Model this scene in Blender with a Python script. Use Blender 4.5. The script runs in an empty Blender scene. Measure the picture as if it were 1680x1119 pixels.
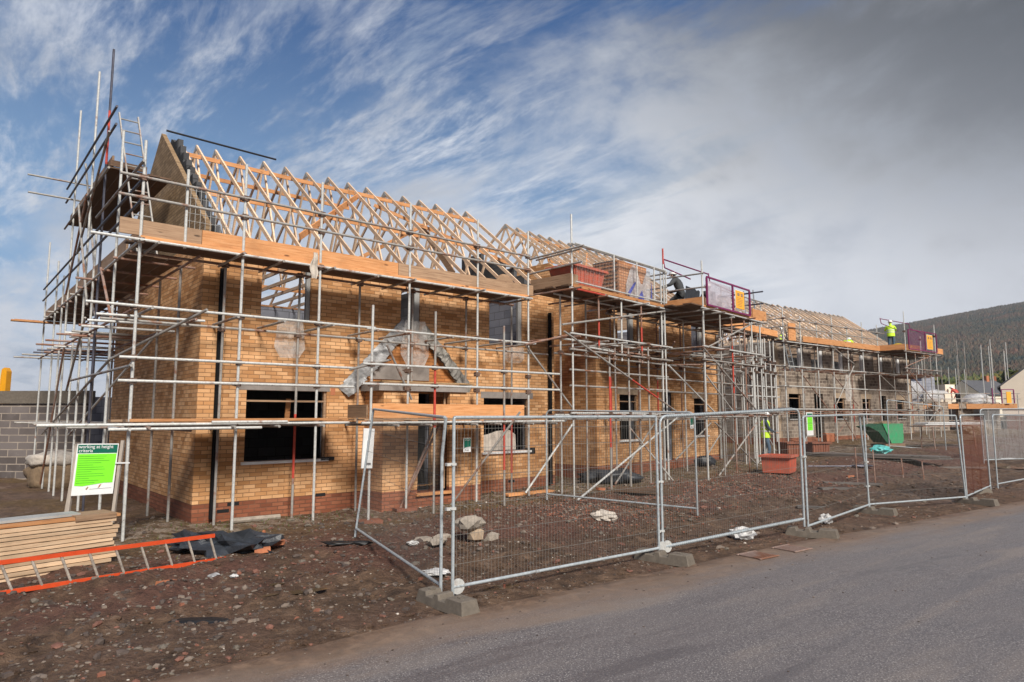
import bpy, bmesh, math, random
from mathutils import Vector, Matrix, noise as mn
random.seed(7)
R = math.radians
S = bpy.context.scene
COL = S.collection

# ------------------------------------------------------------------ camera
cam_d = bpy.data.cameras.new('camera'); cam = bpy.data.objects.new('camera', cam_d); COL.objects.link(cam)
cam.location = (0, 0, 1.922); cam.rotation_euler = (R(90 + 6.27), R(0.07), 0)
cam_d.sensor_width = 36; cam_d.lens = 36 * 1097.2 / 1680; cam_d.clip_start = 0.05; cam_d.clip_end = 12000
S.camera = cam
# ------------------------------------------------------------------ light
SUN_AZ, SUN_EL = 156, 41          # azimuth clockwise from +Y
sun_d = bpy.data.lights.new('sun', 'SUN'); sun = bpy.data.objects.new('sun', sun_d); COL.objects.link(sun)
sun_d.energy = 4.6; sun_d.angle = R(18); sun_d.color = (1.0, 0.945, 0.86)
sdir = Vector((math.sin(R(SUN_AZ)) * math.cos(R(SUN_EL)), math.cos(R(SUN_AZ)) * math.cos(R(SUN_EL)), math.sin(R(SUN_EL))))
sun.rotation_euler = sdir.to_track_quat('Z', 'Y').to_euler(); sun.location = sdir * 60
S.view_settings.view_transform = 'Standard'; S.view_settings.look = 'None'
S.view_settings.exposure = 0.35; S.view_settings.gamma = 1.0; S.view_settings.use_curve_mapping = False

W = bpy.data.worlds.new('World'); S.world = W; W.use_nodes = True
nt = W.node_tree; nt.nodes.clear()
def N(t, tree=None, **k):
    n = (tree or nt).nodes.new(t)
    for a, b in k.items(): setattr(n, a, b)
    return n
def lk(a, b, tree=None): (tree or nt).links.new(a, b)
def M(op, a, b=None, c=None, tree=None, clamp=False):
    T = tree or nt
    n = T.nodes.new('ShaderNodeMath'); n.operation = op; n.use_clamp = clamp
    for i, v in enumerate((a, b, c)):
        if v is None: continue
        if isinstance(v, (int, float)): n.inputs[i].default_value = v
        else: T.links.new(v, n.inputs[i])
    return n.outputs[0]
def mixc(f, a, b, tree=None, mode='MIX'):
    T = tree or nt
    n = T.nodes.new('ShaderNodeMix'); n.data_type = 'RGBA'; n.blend_type = mode; n.clamp_factor = True
    for i, v in ((0, f), (6, a), (7, b)):
        if isinstance(v, (int, float)): n.inputs[i].default_value = v
        elif isinstance(v, tuple): n.inputs[i].default_value = v if len(v) == 4 else (*v, 1)
        else: T.links.new(v, n.inputs[i])
    return n.outputs[2]
def sstep(v, lo, hi, tree=None):
    T = tree or nt
    n = T.nodes.new('ShaderNodeMapRange'); n.interpolation_type = 'SMOOTHSTEP'
    T.links.new(v, n.inputs[0]); n.inputs[1].default_value = lo; n.inputs[2].default_value = hi
    return n.outputs[0]
out = N('ShaderNodeOutputWorld'); bg = N('ShaderNodeBackground'); bg.inputs[1].default_value = 0.09
lk(bg.outputs[0], out.inputs[0])
sky = N('ShaderNodeTexSky', sky_type='NISHITA', sun_disc=False)
sky.sun_elevation = R(SUN_EL); sky.sun_rotation = R(SUN_AZ); sky.air_density = 1.0; sky.dust_density = 0.6
tc = N('ShaderNodeTexCoord'); sep = N('ShaderNodeSeparateXYZ'); lk(tc.outputs['Generated'], sep.inputs[0])
dx, dy, dz = sep.outputs
zz = M('ADD', M('MAXIMUM', dz, 0.0), 0.10)
px_, py_ = M('DIVIDE', dx, zz), M('DIVIDE', dy, zz)
al = M('ADD', M('MULTIPLY', px_, -0.66), M('MULTIPLY', py_, 0.75))
ac = M('ADD', M('MULTIPLY', px_, 0.75), M('MULTIPLY', py_, 0.66))
def nz(x, y, z, scale, det=6, rough=0.55, dist=0.0):
    c = N('ShaderNodeCombineXYZ')
    for i, v in enumerate((x, y, z)):
        if isinstance(v, (int, float)): c.inputs[i].default_value = v
        else: lk(v, c.inputs[i])
    n = N('ShaderNodeTexNoise'); n.inputs['Scale'].default_value = scale; n.inputs['Detail'].default_value = det
    n.inputs['Roughness'].default_value = rough; n.inputs['Distortion'].default_value = dist
    lk(c.outputs[0], n.inputs[0]); return n.outputs[0]
warp = nz(px_, py_, 3.0, 0.55, 2)
acw = M('ADD', ac, M('MULTIPLY', warp, 0.55))
cir = nz(M('MULTIPLY', al, 0.85), M('MULTIPLY', acw, 2.5), 0.0, 1.6, 10, 0.62, 0.22)
fine = nz(M('MULTIPLY', al, 3.0), M('MULTIPLY', acw, 10.0), 5.0, 1.7, 8, 0.66, 0.2)
cum = nz(px_, py_, 0.0, 0.62, 8, 0.52, 0.2)
soft = nz(dx, dy, dz, 2.3, 5, 0.5, 0.2)
soft2 = nz(dx, dy, M('MULTIPLY', dz, 1.6), 4.4, 9, 0.60, 0.25)
wisp = nz(M('MULTIPLY', al, 1.0), M('MULTIPLY', acw, 3.2), 9.0, 1.3, 9, 0.62, 0.2)
# where the blue shows: high and to the left
blue = M('ADD', M('ADD', M('MULTIPLY', dx, -1.35), M('MULTIPLY', dz, 2.9)), -0.98)
bl = M('ADD', blue, M('MULTIPLY', M('SUBTRACT', cum, 0.5), 1.5))
bl = M('ADD', bl, M('MULTIPLY', M('SUBTRACT', soft2, 0.5), 1.6))
open_ = sstep(bl, -0.22, 0.42)
streak = sstep(M('ADD', M('MULTIPLY', cir, 0.55), M('MULTIPLY', fine, 0.45)), 0.43, 0.68)
vis = M('MULTIPLY', open_, M('SUBTRACT', 1.0, M('MULTIPLY', streak, M('SUBTRACT', 0.90, M('MULTIPLY', sstep(dz, 0.38, 0.62), 0.38)))))
dark = M('ADD', M('ADD', M('MULTIPLY', dx, 1.9), M('MULTIPLY', dz, 3.3)), -1.66)
dk = M('ADD', dark, M('MULTIPLY', M('SUBTRACT', soft2, 0.5), 2.0))
dkf = sstep(dk, -0.35, 0.75)
skyb = mixc(1.0, sky.outputs[0], (0.42, 0.62, 0.78), mode='MULTIPLY')
deep = mixc(sstep(dz, 0.12, 0.60), (2.6, 4.3, 6.6), (0.16, 0.78, 2.4))
skyb = mixc(0.85, skyb, deep)
white = mixc(sstep(soft2, 0.3, 0.7), (4.3, 4.6, 5.2), (8.0, 8.2, 8.6))
grey = mixc(sstep(soft2, 0.3, 0.7), (0.80, 0.88, 1.02), (2.1, 2.22, 2.5))
low = sstep(dz, 0.30, 0.06)
white = mixc(M('MULTIPLY', low, 0.75), white, (8.0, 8.25, 8.8))
lowr = mixc(sstep(dx, 0.30, 0.62), (7.6, 7.8, 8.3), (4.2, 4.35, 4.9))
grey = mixc(M('MULTIPLY', sstep(dz, 0.36, 0.10), 0.8), grey, lowr)
cl = mixc(dkf, white, grey)
gap = M('MULTIPLY', sstep(M('ADD', M('MULTIPLY', wisp, .6), M('MULTIPLY', soft2, .4)), .50, .62), M('MULTIPLY', sstep(dx, .50, .15), .55))
cl = mixc(gap, cl, (2.9, 3.75, 4.9))
res = mixc(vis, cl, skyb)
# unseen sky behind the viewpoint, darkened to cut fill light on the facades
res = mixc(sstep(dy, -0.05, -0.6), res, (0.75, 0.92, 1.25))
lk(res, bg.inputs[0])

# ------------------------------------------------------------------ materials
MATS = {}
def newmat(name):
    m = bpy.data.materials.new(name); m.use_nodes = True; MATS[name] = m
    return m, m.node_tree, m.node_tree.nodes['Principled BSDF']
def setp(b, **k):
    for a, v in k.items(): b.inputs[a.replace('_', ' ')].default_value = v
def noise_node(t, scale, det=5, rough=.6, vec=None, dist=0):
    n = t.nodes.new('ShaderNodeTexNoise'); n.inputs['Scale'].default_value = scale; n.inputs['Detail'].default_value = det
    n.inputs['Roughness'].default_value = rough; n.inputs['Distortion'].default_value = dist
    if vec is not None: t.links.new(vec, n.inputs[0])
    return n
def ramp(t, fac, stops):
    r = t.nodes.new('ShaderNodeValToRGB'); e = r.color_ramp.elements
    while len(e) < len(stops): e.new(0.5)
    for el, (p, c) in zip(e, stops): el.position = p; el.color = (*c, 1)
    t.links.new(fac, r.inputs[0]); return r.outputs[0]
def bump(t, b, h, strength, dist=0.01):
    n = t.nodes.new('ShaderNodeBump'); n.inputs['Strength'].default_value = strength; n.inputs['Distance'].default_value = dist
    t.links.new(h, n.inputs['Height']); t.links.new(n.outputs[0], b.inputs['Normal'])
def simple(name, col, rough=.6, metal=0, var=.25, scale=6, col2=None, bs=0.2, bd=.004, spec=.5, stretch=None):
    m, t, b = newmat(name)
    o = t.nodes.new('ShaderNodeTexCoord'); v = o.outputs['Object']
    if stretch:
        mp = t.nodes.new('ShaderNodeMapping'); mp.inputs['Scale'].default_value = stretch; t.links.new(v, mp.inputs[0]); v = mp.outputs[0]
    n = noise_node(t, scale, 6, .65, v)
    c2 = col2 or tuple(c * (1 - var) for c in col)
    c1 = tuple(min(1, c * (1 + var * .5)) for c in col)
    c = ramp(t, n.outputs[0], [(.3, c2), (.7, c1)])
    t.links.new(c, b.inputs['Base Color'])
    setp(b, Roughness=rough, Metallic=metal); b.inputs['Specular IOR Level'].default_value = spec
    if bs: bump(t, b, n.outputs[0], bs, bd)
    return m
def wood(name, a, b_, dark, scale=5, rough=.75):
    m, t, b = newmat(name)
    u = t.nodes.new('ShaderNodeUVMap'); mp = t.nodes.new('ShaderNodeMapping'); mp.inputs['Scale'].default_value = (1.2, 22, 1)
    t.links.new(u.outputs[0], mp.inputs[0])
    oi = t.nodes.new('ShaderNodeObjectInfo')
    ad = t.nodes.new('ShaderNodeVectorMath'); ad.operation = 'ADD'; t.links.new(mp.outputs[0], ad.inputs[0])
    cx = t.nodes.new('ShaderNodeCombineXYZ'); t.links.new(M('MULTIPLY', oi.outputs['Random'], 50, tree=t), cx.inputs[0]); t.links.new(cx.outputs[0], ad.inputs[1])
    n = noise_node(t, 1.6, 7, .6, ad.outputs[0], .5)
    o = t.nodes.new('ShaderNodeTexCoord'); n2 = noise_node(t, 2.3, 4, .6, o.outputs['Object'])
    c = ramp(t, n.outputs[0], [(.28, dark), (.45, a), (.75, b_)])
    c = mixc(M('MULTIPLY', sstep(n2.outputs[0], .45, .75, t), .5, tree=t), c, tuple(x * .6 for x in a), t)
    vo = t.nodes.new('ShaderNodeTexVoronoi'); vo.inputs['Scale'].default_value = 1.0
    mp2 = t.nodes.new('ShaderNodeMapping'); mp2.inputs['Scale'].default_value = (2.2, 7, 1); t.links.new(u.outputs[0], mp2.inputs[0]); t.links.new(mp2.outputs[0], vo.inputs[0])
    c = mixc(sstep(vo.outputs[0], .16, .07, t), c, tuple(x * .45 for x in dark), t)
    br = t.nodes.new('ShaderNodeHueSaturation'); t.links.new(c, br.inputs['Color'])
    t.links.new(M('ADD', M('MULTIPLY', oi.outputs['Random'], .5, tree=t), .75, tree=t), br.inputs['Value'])
    t.links.new(br.outputs[0], b.inputs['Base Color']); setp(b, Roughness=rough)
    bump(t, b, n.outputs[0], .3, .003)
    return m
def brick(name, c1, c2, mortar, bw, rh, ms, dark=None, stain=.35, sx=1.0, bumpd=.006, rough=.85, off=.5):
    m, t, b = newmat(name)
    u = t.nodes.new('ShaderNodeUVMap')
    k = t.nodes.new('ShaderNodeTexBrick'); t.links.new(u.outputs[0], k.inputs[0])
    k.offset = off; k.inputs['Scale'].default_value = 1; k.inputs['Brick Width'].default_value = bw; k.inputs['Row Height'].default_value = rh
    k.inputs['Mortar Size'].default_value = ms; k.inputs['Mortar Smooth'].default_value = .15; k.inputs['Bias'].default_value = 0
    k.inputs['Color1'].default_value = (0, 0, 0, 1); k.inputs['Color2'].default_value = (1, 1, 1, 1); k.inputs['Mortar'].default_value = (.5, .5, .5, 1)
    col = ramp(t, k.outputs[0], [(0, dark or tuple(x * .7 for x in c1)), (.3, c1), (1, c2)])
    o = t.nodes.new('ShaderNodeTexCoord')
    n = noise_node(t, 1.1, 5, .6, o.outputs['Object']); nf = noise_node(t, 45, 4, .6, o.outputs['Object'])
    col = mixc(M('MULTIPLY', sstep(n.outputs[0], .42, .72, t), stain, tree=t), col, tuple(x * .55 for x in c1), t)
    col = mixc(M('MULTIPLY', nf.outputs[0], .35, tree=t), col, tuple(x * .6 for x in c2), t)
    nb_ = noise_node(t, .45, 4, .65, o.outputs['Object'], .4)
    col = mixc(M('MULTIPLY', sstep(nb_.outputs[0], .50, .66, t), stain * .9, tree=t), col, tuple(min(1, x * 1.22 + .03) for x in c2), t)
    nr_ = noise_node(t, 7, 5, .7, o.outputs['Object'], .5)
    col = mixc(M('MULTIPLY', sstep(nr_.outputs[0], .60, .74, t), .45, tree=t), col, tuple(min(1, x * 1.1 + .06) for x in mortar), t)
    nm = noise_node(t, 3, 3, .6, o.outputs['Object'])
    mcol = ramp(t, nm.outputs[0], [(.35, tuple(x * .65 for x in mortar)), (.65, mortar)])
    col = mixc(k.outputs[1], col, mcol, t)
    t.links.new(col, b.inputs['Base Color']); setp(b, Roughness=rough); b.inputs['Specular IOR Level'].default_value = .25
    h = M('ADD', M('MULTIPLY', M('SUBTRACT', 1, k.outputs[1], tree=t), 1.0, tree=t), M('MULTIPLY', nf.outputs[0], .35, tree=t), tree=t)
    bump(t, b, h, .8, bumpd)
    return m
brick('buff', (.60, .295, .12), (.80, .475, .245), (.34, .18, .09), .225, .075, .0058, dark=(.38, .165, .055), bumpd=.004)
brick('redbrick', (.26, .085, .045), (.36, .14, .075), (.20, .09, .055), .225, .075, .008)
brick('oranged', (.48, .19, .06), (.58, .25, .09), (.3, .13, .05), .225, .075, .006)
brick('stoneblock', (.19, .145, .115), (.36, .29, .235), (.50, .42, .34), .36, .165, .014, dark=(.12, .09, .075), stain=.5)
brick('greyblock', (.12, .10, .095), (.185, .16, .155), (.38, .32, .27), .62, .225, .016, stain=.4, bumpd=.002)
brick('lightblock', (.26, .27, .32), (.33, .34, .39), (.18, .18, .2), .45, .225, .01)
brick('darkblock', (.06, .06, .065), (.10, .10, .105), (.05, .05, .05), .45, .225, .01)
brick('brickpack', (.52, .23, .11), (.64, .34, .19), (.34, .15, .08), .11, .075, .008, off=0)
wood('timber', (.56, .25, .095), (.68, .36, .17), (.38, .145, .05))
wood('wetplank', (.15, .13, .12), (.23, .20, .18), (.07, .06, .05))
wood('truss', (.66, .46, .31), (.80, .61, .44), (.50, .32, .20))
wood('oldtimber', (.30, .185, .11), (.42, .28, .18), (.17, .10, .06))
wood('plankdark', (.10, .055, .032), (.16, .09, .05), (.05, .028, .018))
wood('stacktimber', (.55, .38, .24), (.68, .50, .34), (.36, .22, .13))
def tube_mat(name, base, rustamt, metal=.55, rough=.42):
    m, t, b = newmat(name)
    o = t.nodes.new('ShaderNodeTexCoord'); oi = t.nodes.new('ShaderNodeObjectInfo')
    ad = t.nodes.new('ShaderNodeVectorMath'); ad.operation = 'ADD'; t.links.new(o.outputs['Object'], ad.inputs[0])
    cx = t.nodes.new('ShaderNodeCombineXYZ'); t.links.new(M('MULTIPLY', oi.outputs['Random'], 40, tree=t), cx.inputs[2]); t.links.new(cx.outputs[0], ad.inputs[1])
    n = noise_node(t, 2.2, 6, .65, ad.outputs[0]); n2 = noise_node(t, 30, 4, .6, ad.outputs[0])
    c = ramp(t, n2.outputs[0], [(.3, tuple(x * .7 for x in base)), (.7, base)])
    f = sstep(n.outputs[0], .62 - rustamt, .74 - rustamt * .8, t)
    c = mixc(M('MULTIPLY', f, .85, tree=t), c, (.22, .085, .04), t)
    n3 = noise_node(t, 9, 5, .7, ad.outputs[0], .4)
    c = mixc(M('MULTIPLY', sstep(n3.outputs[0], .60, .68, t), .7, tree=t), c, (.46, .42, .37), t)
    c = mixc(M('MULTIPLY', sstep(n3.outputs[0], .40, .34, t), .55, tree=t), c, (.17, .13, .11), t)
    t.links.new(c, b.inputs['Base Color'])
    t.links.new(M('SUBTRACT', metal, M('MULTIPLY', f, metal * .8, tree=t), tree=t), b.inputs['Metallic'])
    setp(b, Roughness=rough); bump(t, b, n2.outputs[0], .15, .002)
    return m
tube_mat('galv', (.66, .66, .64), .055, .22, .5)
tube_mat('galvold', (.40, .38, .355), .12, .2, .55)
tube_mat('rusty', (.36, .25, .21), .20, .1, .7)
tube_mat('fencegalv', (.52, .57, .60), -.06, .3, .42)
simple('redpaint', (.55, .07, .045), .5, var=.4, scale=9)
simple('clamp', (.20, .13, .10), .6, .4, var=.5, scale=20)
simple('darktube', (.10, .10, .13), .45, .5, var=.4)
simple('ladderorange', (.60, .07, .018), .38, var=.15, scale=12)
simple('alu', (.45, .46, .46), .45, .4, var=.2, scale=12)
simple('concrete', (.34, .29, .24), .9, var=.35, scale=9, bs=.5, bd=.01)
simple('lintel', (.27, .24, .22), .9, var=.25, scale=5)
simple('footblock', (.15, .125, .10), .75, var=.3, scale=14, bs=.4, bd=.006)
simple('black', (.012, .012, .013), .5, var=.3)
simple('blackpipe', (.008, .008, .009), .7, var=.3, spec=.15)
simple('wire', (.20, .19, .175), .7, .1)
simple('stonemid', (.20, .155, .125), .9, var=.4)
simple('stonedark', (.085, .062, .052), .85, var=.4)
simple('brickdull', (.19, .085, .06), .85, var=.4)
simple('brickcrumb', (.26, .10, .06), .85, var=.4)
simple('membrane', (.035, .04, .05), .42, var=.5, scale=5, bs=.7, bd=.03)
simple('lead', (.36, .36, .365), .55, .1, var=.45, scale=8, bs=.6, bd=.015)
simple('leaddull', (.25, .235, .21), .6, .1, var=.45, scale=8, bs=.6, bd=.015)
simple('whitepvc', (.72, .72, .72), .4, var=.12, scale=5)
simple('greyframe', (.36, .36, .35), .5, var=.2, scale=4)
simple('tubred', (.52, .10, .055), .55, var=.45, scale=5, col2=(.34, .13, .09))
simple('tubbrown', (.23, .085, .05), .6, var=.3, scale=5)
simple('greenskip', (.010, .32, .125), .5, var=.35, scale=3.2, col2=(.10, .30, .15))
simple('darkgreen', (.01, .09, .045), .6, var=.3)
simple('turquoise', (.10, .48, .46), .45, var=.25, scale=6, bs=.6, bd=.02)
simple('terracotta', (.48, .17, .08), .8, var=.3, scale=8)
simple('hivis', (.62, .95, .04), .65, var=.15, scale=8)
simple('reflect', (.75, .76, .72), .4, var=.1)
simple('jackdark', (.055, .057, .06), .85, var=.3, scale=12, bs=.5, bd=.01)
simple('navy', (.02, .04, .07), .85, var=.3, scale=12)
simple('jeans', (.07, .12, .18), .85, var=.3, scale=14)
simple('skin', (.50, .27, .18), .6, var=.1)
simple('helmet', (.85, .85, .83), .3, var=.04)
simple('purple', (.20, .02, .10), .45, var=.3, scale=8)
simple('orangesign', (.90, .42, .04), .5, var=.1)
simple('whitesign', (.80, .80, .80), .45, var=.05)
simple('signgreen', (.22, .84, .03), .5, var=.06)
simple('signdark', (.0, .12, .075), .5, var=.1)
simple('signprint', (.07, .38, .03), .6, var=.1)
simple('post', (.42, .36, .31), .8, var=.25, scale=8, stretch=(8, 8, 1))
simple('digger', (.75, .33, .01), .4, var=.15)
simple('cream', (.80, .70, .57), .9, var=.06, scale=2)
simple('slate', (.09, .09, .10), .7, var=.3, scale=3)
simple('bagwhite', (.52, .46, .40), .7, var=.3, scale=5, bs=.7, bd=.04)
simple('bagdirty', (.22, .15, .09), .85, var=.4, scale=6, bs=.6, bd=.04)
simple('paper', (.58, .57, .56), .6, var=.15)
simple('osb', (.42, .27, .14), .85, var=.3, scale=25)
simple('stonelt', (.40, .30, .21), .9, var=.2, scale=6)
simple('bark', (.10, .07, .05), .9, var=.3)
simple('yellow', (.80, .50, .02), .5, var=.2)
simple('bluewrap', (.06, .08, .40), .45, var=.3)
def foliage(name, a, b_, c_):
    m, t, b = newmat(name)
    o = t.nodes.new('ShaderNodeTexCoord'); n = noise_node(t, .02 if 'far' in name else .12, 5, .7, o.outputs['Object'])
    c = ramp(t, n.outputs[0], [(.36, a), (.5, b_), (.66, c_)])
    t.links.new(c, b.inputs['Base Color']); setp(b, Roughness=.9); b.inputs['Specular IOR Level'].default_value = .1
    return m
foliage('farwood', (.036, .050, .046), (.068, .062, .042), (.125, .070, .050))
foliage('nearwood', (.045, .075, .028), (.095, .115, .035), (.21, .125, .045))
foliage('hillside', (.050, .055, .045), (.085, .072, .05), (.14, .085, .06))
def seethrough(name, col, alpha, rough=.35, scale=6, bs=.8, trans=0.0):
    m, t, b = newmat(name)
    o = t.nodes.new('ShaderNodeTexCoord'); n = noise_node(t, scale, 6, .7, o.outputs['Object'], 1.0)
    t.links.new(ramp(t, n.outputs[0], [(.3, tuple(x * .6 for x in col)), (.7, col)]), b.inputs['Base Color'])
    t.links.new(M('ADD', M('MULTIPLY', n.outputs[0], .5, tree=t), alpha - .25, tree=t), b.inputs['Alpha'])
    setp(b, Roughness=rough); bump(t, b, n.outputs[0], bs, .03)
    return m
seethrough('clearsheet', (.72, .68, .64), .42)
seethrough('clearwrap', (.75, .74, .76), .60)
# debris netting: fine woven holes
def netting(name, col, sx, thr):
    m, t, b = newmat(name)
    u = t.nodes.new('ShaderNodeUVMap'); sp = t.nodes.new('ShaderNodeSeparateXYZ'); t.links.new(u.outputs[0], sp.inputs[0])
    def line(c): return M('GREATER_THAN', M('FRACT', M('MULTIPLY', c, sx, tree=t), tree=t), thr, tree=t)
    a = M('MAXIMUM', line(sp.outputs[0]), line(sp.outputs[1]), tree=t)
    t.links.new(a, b.inputs['Alpha']); b.inputs['Base Color'].default_value = (*col, 1); setp(b, Roughness=.7)
    return m
netting('brownnet', (.105, .026, .010), 60, .72)
netting('greynet', (.35, .36, .36), 28, .90)
netting('purplenet', (.20, .03, .13), 30, .86)
seethrough('lilacsheet', (.66, .60, .68), .50, bs=.4, scale=3)
netting('farmesh', (.40, .41, .42), 30, .84)

# ground and road
def mud_nodes(t, v):
    n1 = noise_node(t, .55, 6, .6, v); n2 = noise_node(t, 4.5, 8, .68, v, .6); n3 = noise_node(t, 38, 5, .7, v)
    n4 = noise_node(t, .33, 4, .6, v); n5 = noise_node(t, 13, 6, .72, v, .3)
    c = ramp(t, n2.outputs[0], [(.30, (.042, .024, .015)), (.50, (.125, .074, .045)), (.72, (.27, .170, .110))])
    c = mixc(sstep(n1.outputs[0], .46, .66, t), c, ramp(t, n5.outputs[0], [(.3, (.060, .032, .022)), (.7, (.21, .125, .085))]), t)
    c = mixc(M('MULTIPLY', sstep(n3.outputs[0], .58, .72, t), .6, tree=t), c, (.22, .15, .11), t)
    return c, n1, n2, n3, n4, n5
m, t, b = newmat('mud')
geo = t.nodes.new('ShaderNodeNewGeometry'); v = geo.outputs['Position']
c, n1, n2, n3, n4, n5 = mud_nodes(t, v)
# moss and weeds close to the buildings, reddish hardcore in front of the brick houses
sp = t.nodes.new('ShaderNodeSeparateXYZ'); t.links.new(v, sp.inputs[0])
wco = M('ADD', M('MULTIPLY', sp.outputs[0], -.653, tree=t), M('MULTIPLY', sp.outputs[1], .757, tree=t), tree=t)
near = M('MULTIPLY', sstep(wco, 9.2, 11.2, t), sstep(n4.outputs[0], .40, .58, t), tree=t)
c = mixc(M('MULTIPLY', near, .75, tree=t), c, ramp(t, n5.outputs[0], [(.35, (.065, .040, .016)), (.55, (.17, .105, .04)), (.75, (.26, .18, .09))]), t)
red = M('MULTIPLY', M('MULTIPLY', sstep(wco, 7.4, 8.2, t), sstep(wco, 11.5, 10.3, t), tree=t), sstep(n1.outputs[0], .38, .52, t), tree=t)
c = mixc(M('MULTIPLY', red, .7, tree=t), c, ramp(t, n5.outputs[0], [(.3, (.06, .025, .02)), (.6, (.17, .075, .055)), (.8, (.30, .17, .13))]), t)
dust = M('MULTIPLY', M('MULTIPLY', sstep(wco, 11.0, 12.0, t), sstep(wco, 14.0, 13.0, t), tree=t), sstep(n2.outputs[0], .46, .60, t), tree=t)
c = mixc(M('MULTIPLY', dust, .65, tree=t), c, (.40, .33, .27), t)
n6 = noise_node(t, 1.7, 6, .7, v, .8)
c = mixc(M('MULTIPLY', sstep(n6.outputs[0], .56, .66, t), .55, tree=t), c, (.27, .185, .135), t)
c = mixc(M('MULTIPLY', sstep(n6.outputs[0], .42, .34, t), .6, tree=t), c, (.045, .028, .02), t)
far = t.nodes.new('ShaderNodeVectorMath'); far.operation = 'LENGTH'; t.links.new(v, far.inputs[0])
c = mixc(sstep(far.outputs['Value'], 75, 160, t), c, (.06, .075, .03), t)
t.links.new(c, b.inputs['Base Color'])
t.links.new(ramp(t, n4.outputs[0], [(.38, (.42,) * 3), (.6, (.9,) * 3)]), b.inputs['Roughness'])
b.inputs['Specular IOR Level'].default_value = .35
hh = M('ADD', M('MULTIPLY', n2.outputs[0], 1.4, tree=t), M('ADD', M('MULTIPLY', n5.outputs[0], .8, tree=t), M('MULTIPLY', n3.outputs[0], .25, tree=t), tree=t), tree=t)
bump(t, b, hh, 1.0, .09)
m, t, b = newmat('asphalt')
u = t.nodes.new('ShaderNodeUVMap'); sp = t.nodes.new('ShaderNodeSeparateXYZ'); t.links.new(u.outputs[0], sp.inputs[0])
geo = t.nodes.new('ShaderNodeNewGeometry'); v = geo.outputs['Position']
fi = noise_node(t, 62, 4, .75, v); bi = noise_node(t, .8, 5, .6, v); me = noise_node(t, 26, 4, .7, v)
vo = t.nodes.new('ShaderNodeTexVoronoi'); vo.inputs['Scale'].default_value = 40; t.links.new(v, vo.inputs[0])
c = ramp(t, fi.outputs[0], [(.34, (.055, .050, .052)), (.50, (.125, .112, .114)), (.66, (.26, .235, .23))])
c = mixc(M('MULTIPLY', sstep(vo.outputs[0], .27, .15, t), .8, tree=t), c, (.46, .43, .40), t)
c = mixc(M('MULTIPLY', sstep(bi.outputs[0], .4, .65, t), .35, tree=t), c, (.165, .145, .140), t)
lo2 = t.nodes.new('ShaderNodeMapping'); lo2.inputs['Scale'].default_value = (.16, 1.3, 1); t.links.new(u.outputs[0], lo2.inputs[0])
st = noise_node(t, 1.5, 7, .62, lo2.outputs[0], .4)
c = mixc(M('MULTIPLY', sstep(st.outputs[0], .50, .70, t), .42, tree=t), c, (.235, .195, .17), t)
c = mixc(M('MULTIPLY', sstep(st.outputs[0], .46, .34, t), .45, tree=t), c, (.070, .064, .070), t)
pa = noise_node(t, 2.6, 5, .7, v, .6)
c = mixc(M('MULTIPLY', sstep(pa.outputs[0], .62, .70, t), .45, tree=t), c, (.07, .062, .062), t)
cm, *_ns = mud_nodes(t, v)
# dirt trodden onto the edge of the carriageway
lon = t.nodes.new('ShaderNodeMapping'); lon.inputs['Scale'].default_value = (.35, 1.6, 1); t.links.new(u.outputs[0], lon.inputs[0])
ns = noise_node(t, 1.3, 6, .65, lon.outputs[0])
dirt = M('ADD', sp.outputs[1], M('MULTIPLY', M('SUBTRACT', ns.outputs[0], .5, tree=t), -1.5, tree=t), tree=t)
df = sstep(dirt, 1.0, .15, t)
cm2 = mixc(.55, cm, (.24, .175, .13), t)
c = mixc(M('MULTIPLY', df, .9, tree=t), c, cm2, t)
c = mixc(M('MULTIPLY', sstep(dirt, .35, -.1, t), .8, tree=t), c, cm, t)
t.links.new(c, b.inputs['Base Color'])
t.links.new(ramp(t, st.outputs[0], [(.38, (.40,) * 3), (.62, (.78,) * 3)]), b.inputs['Roughness'])
b.inputs['Specular IOR Level'].default_value = .45
bump(t, b, M('ADD', fi.outputs[0], M('MULTIPLY', me.outputs[0], .7, tree=t), tree=t), .55, .008)
m, t, b = newmat('puddle')
setp(b, Roughness=.06); b.inputs['Base Color'].default_value = (.11, .075, .045, 1)

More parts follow.
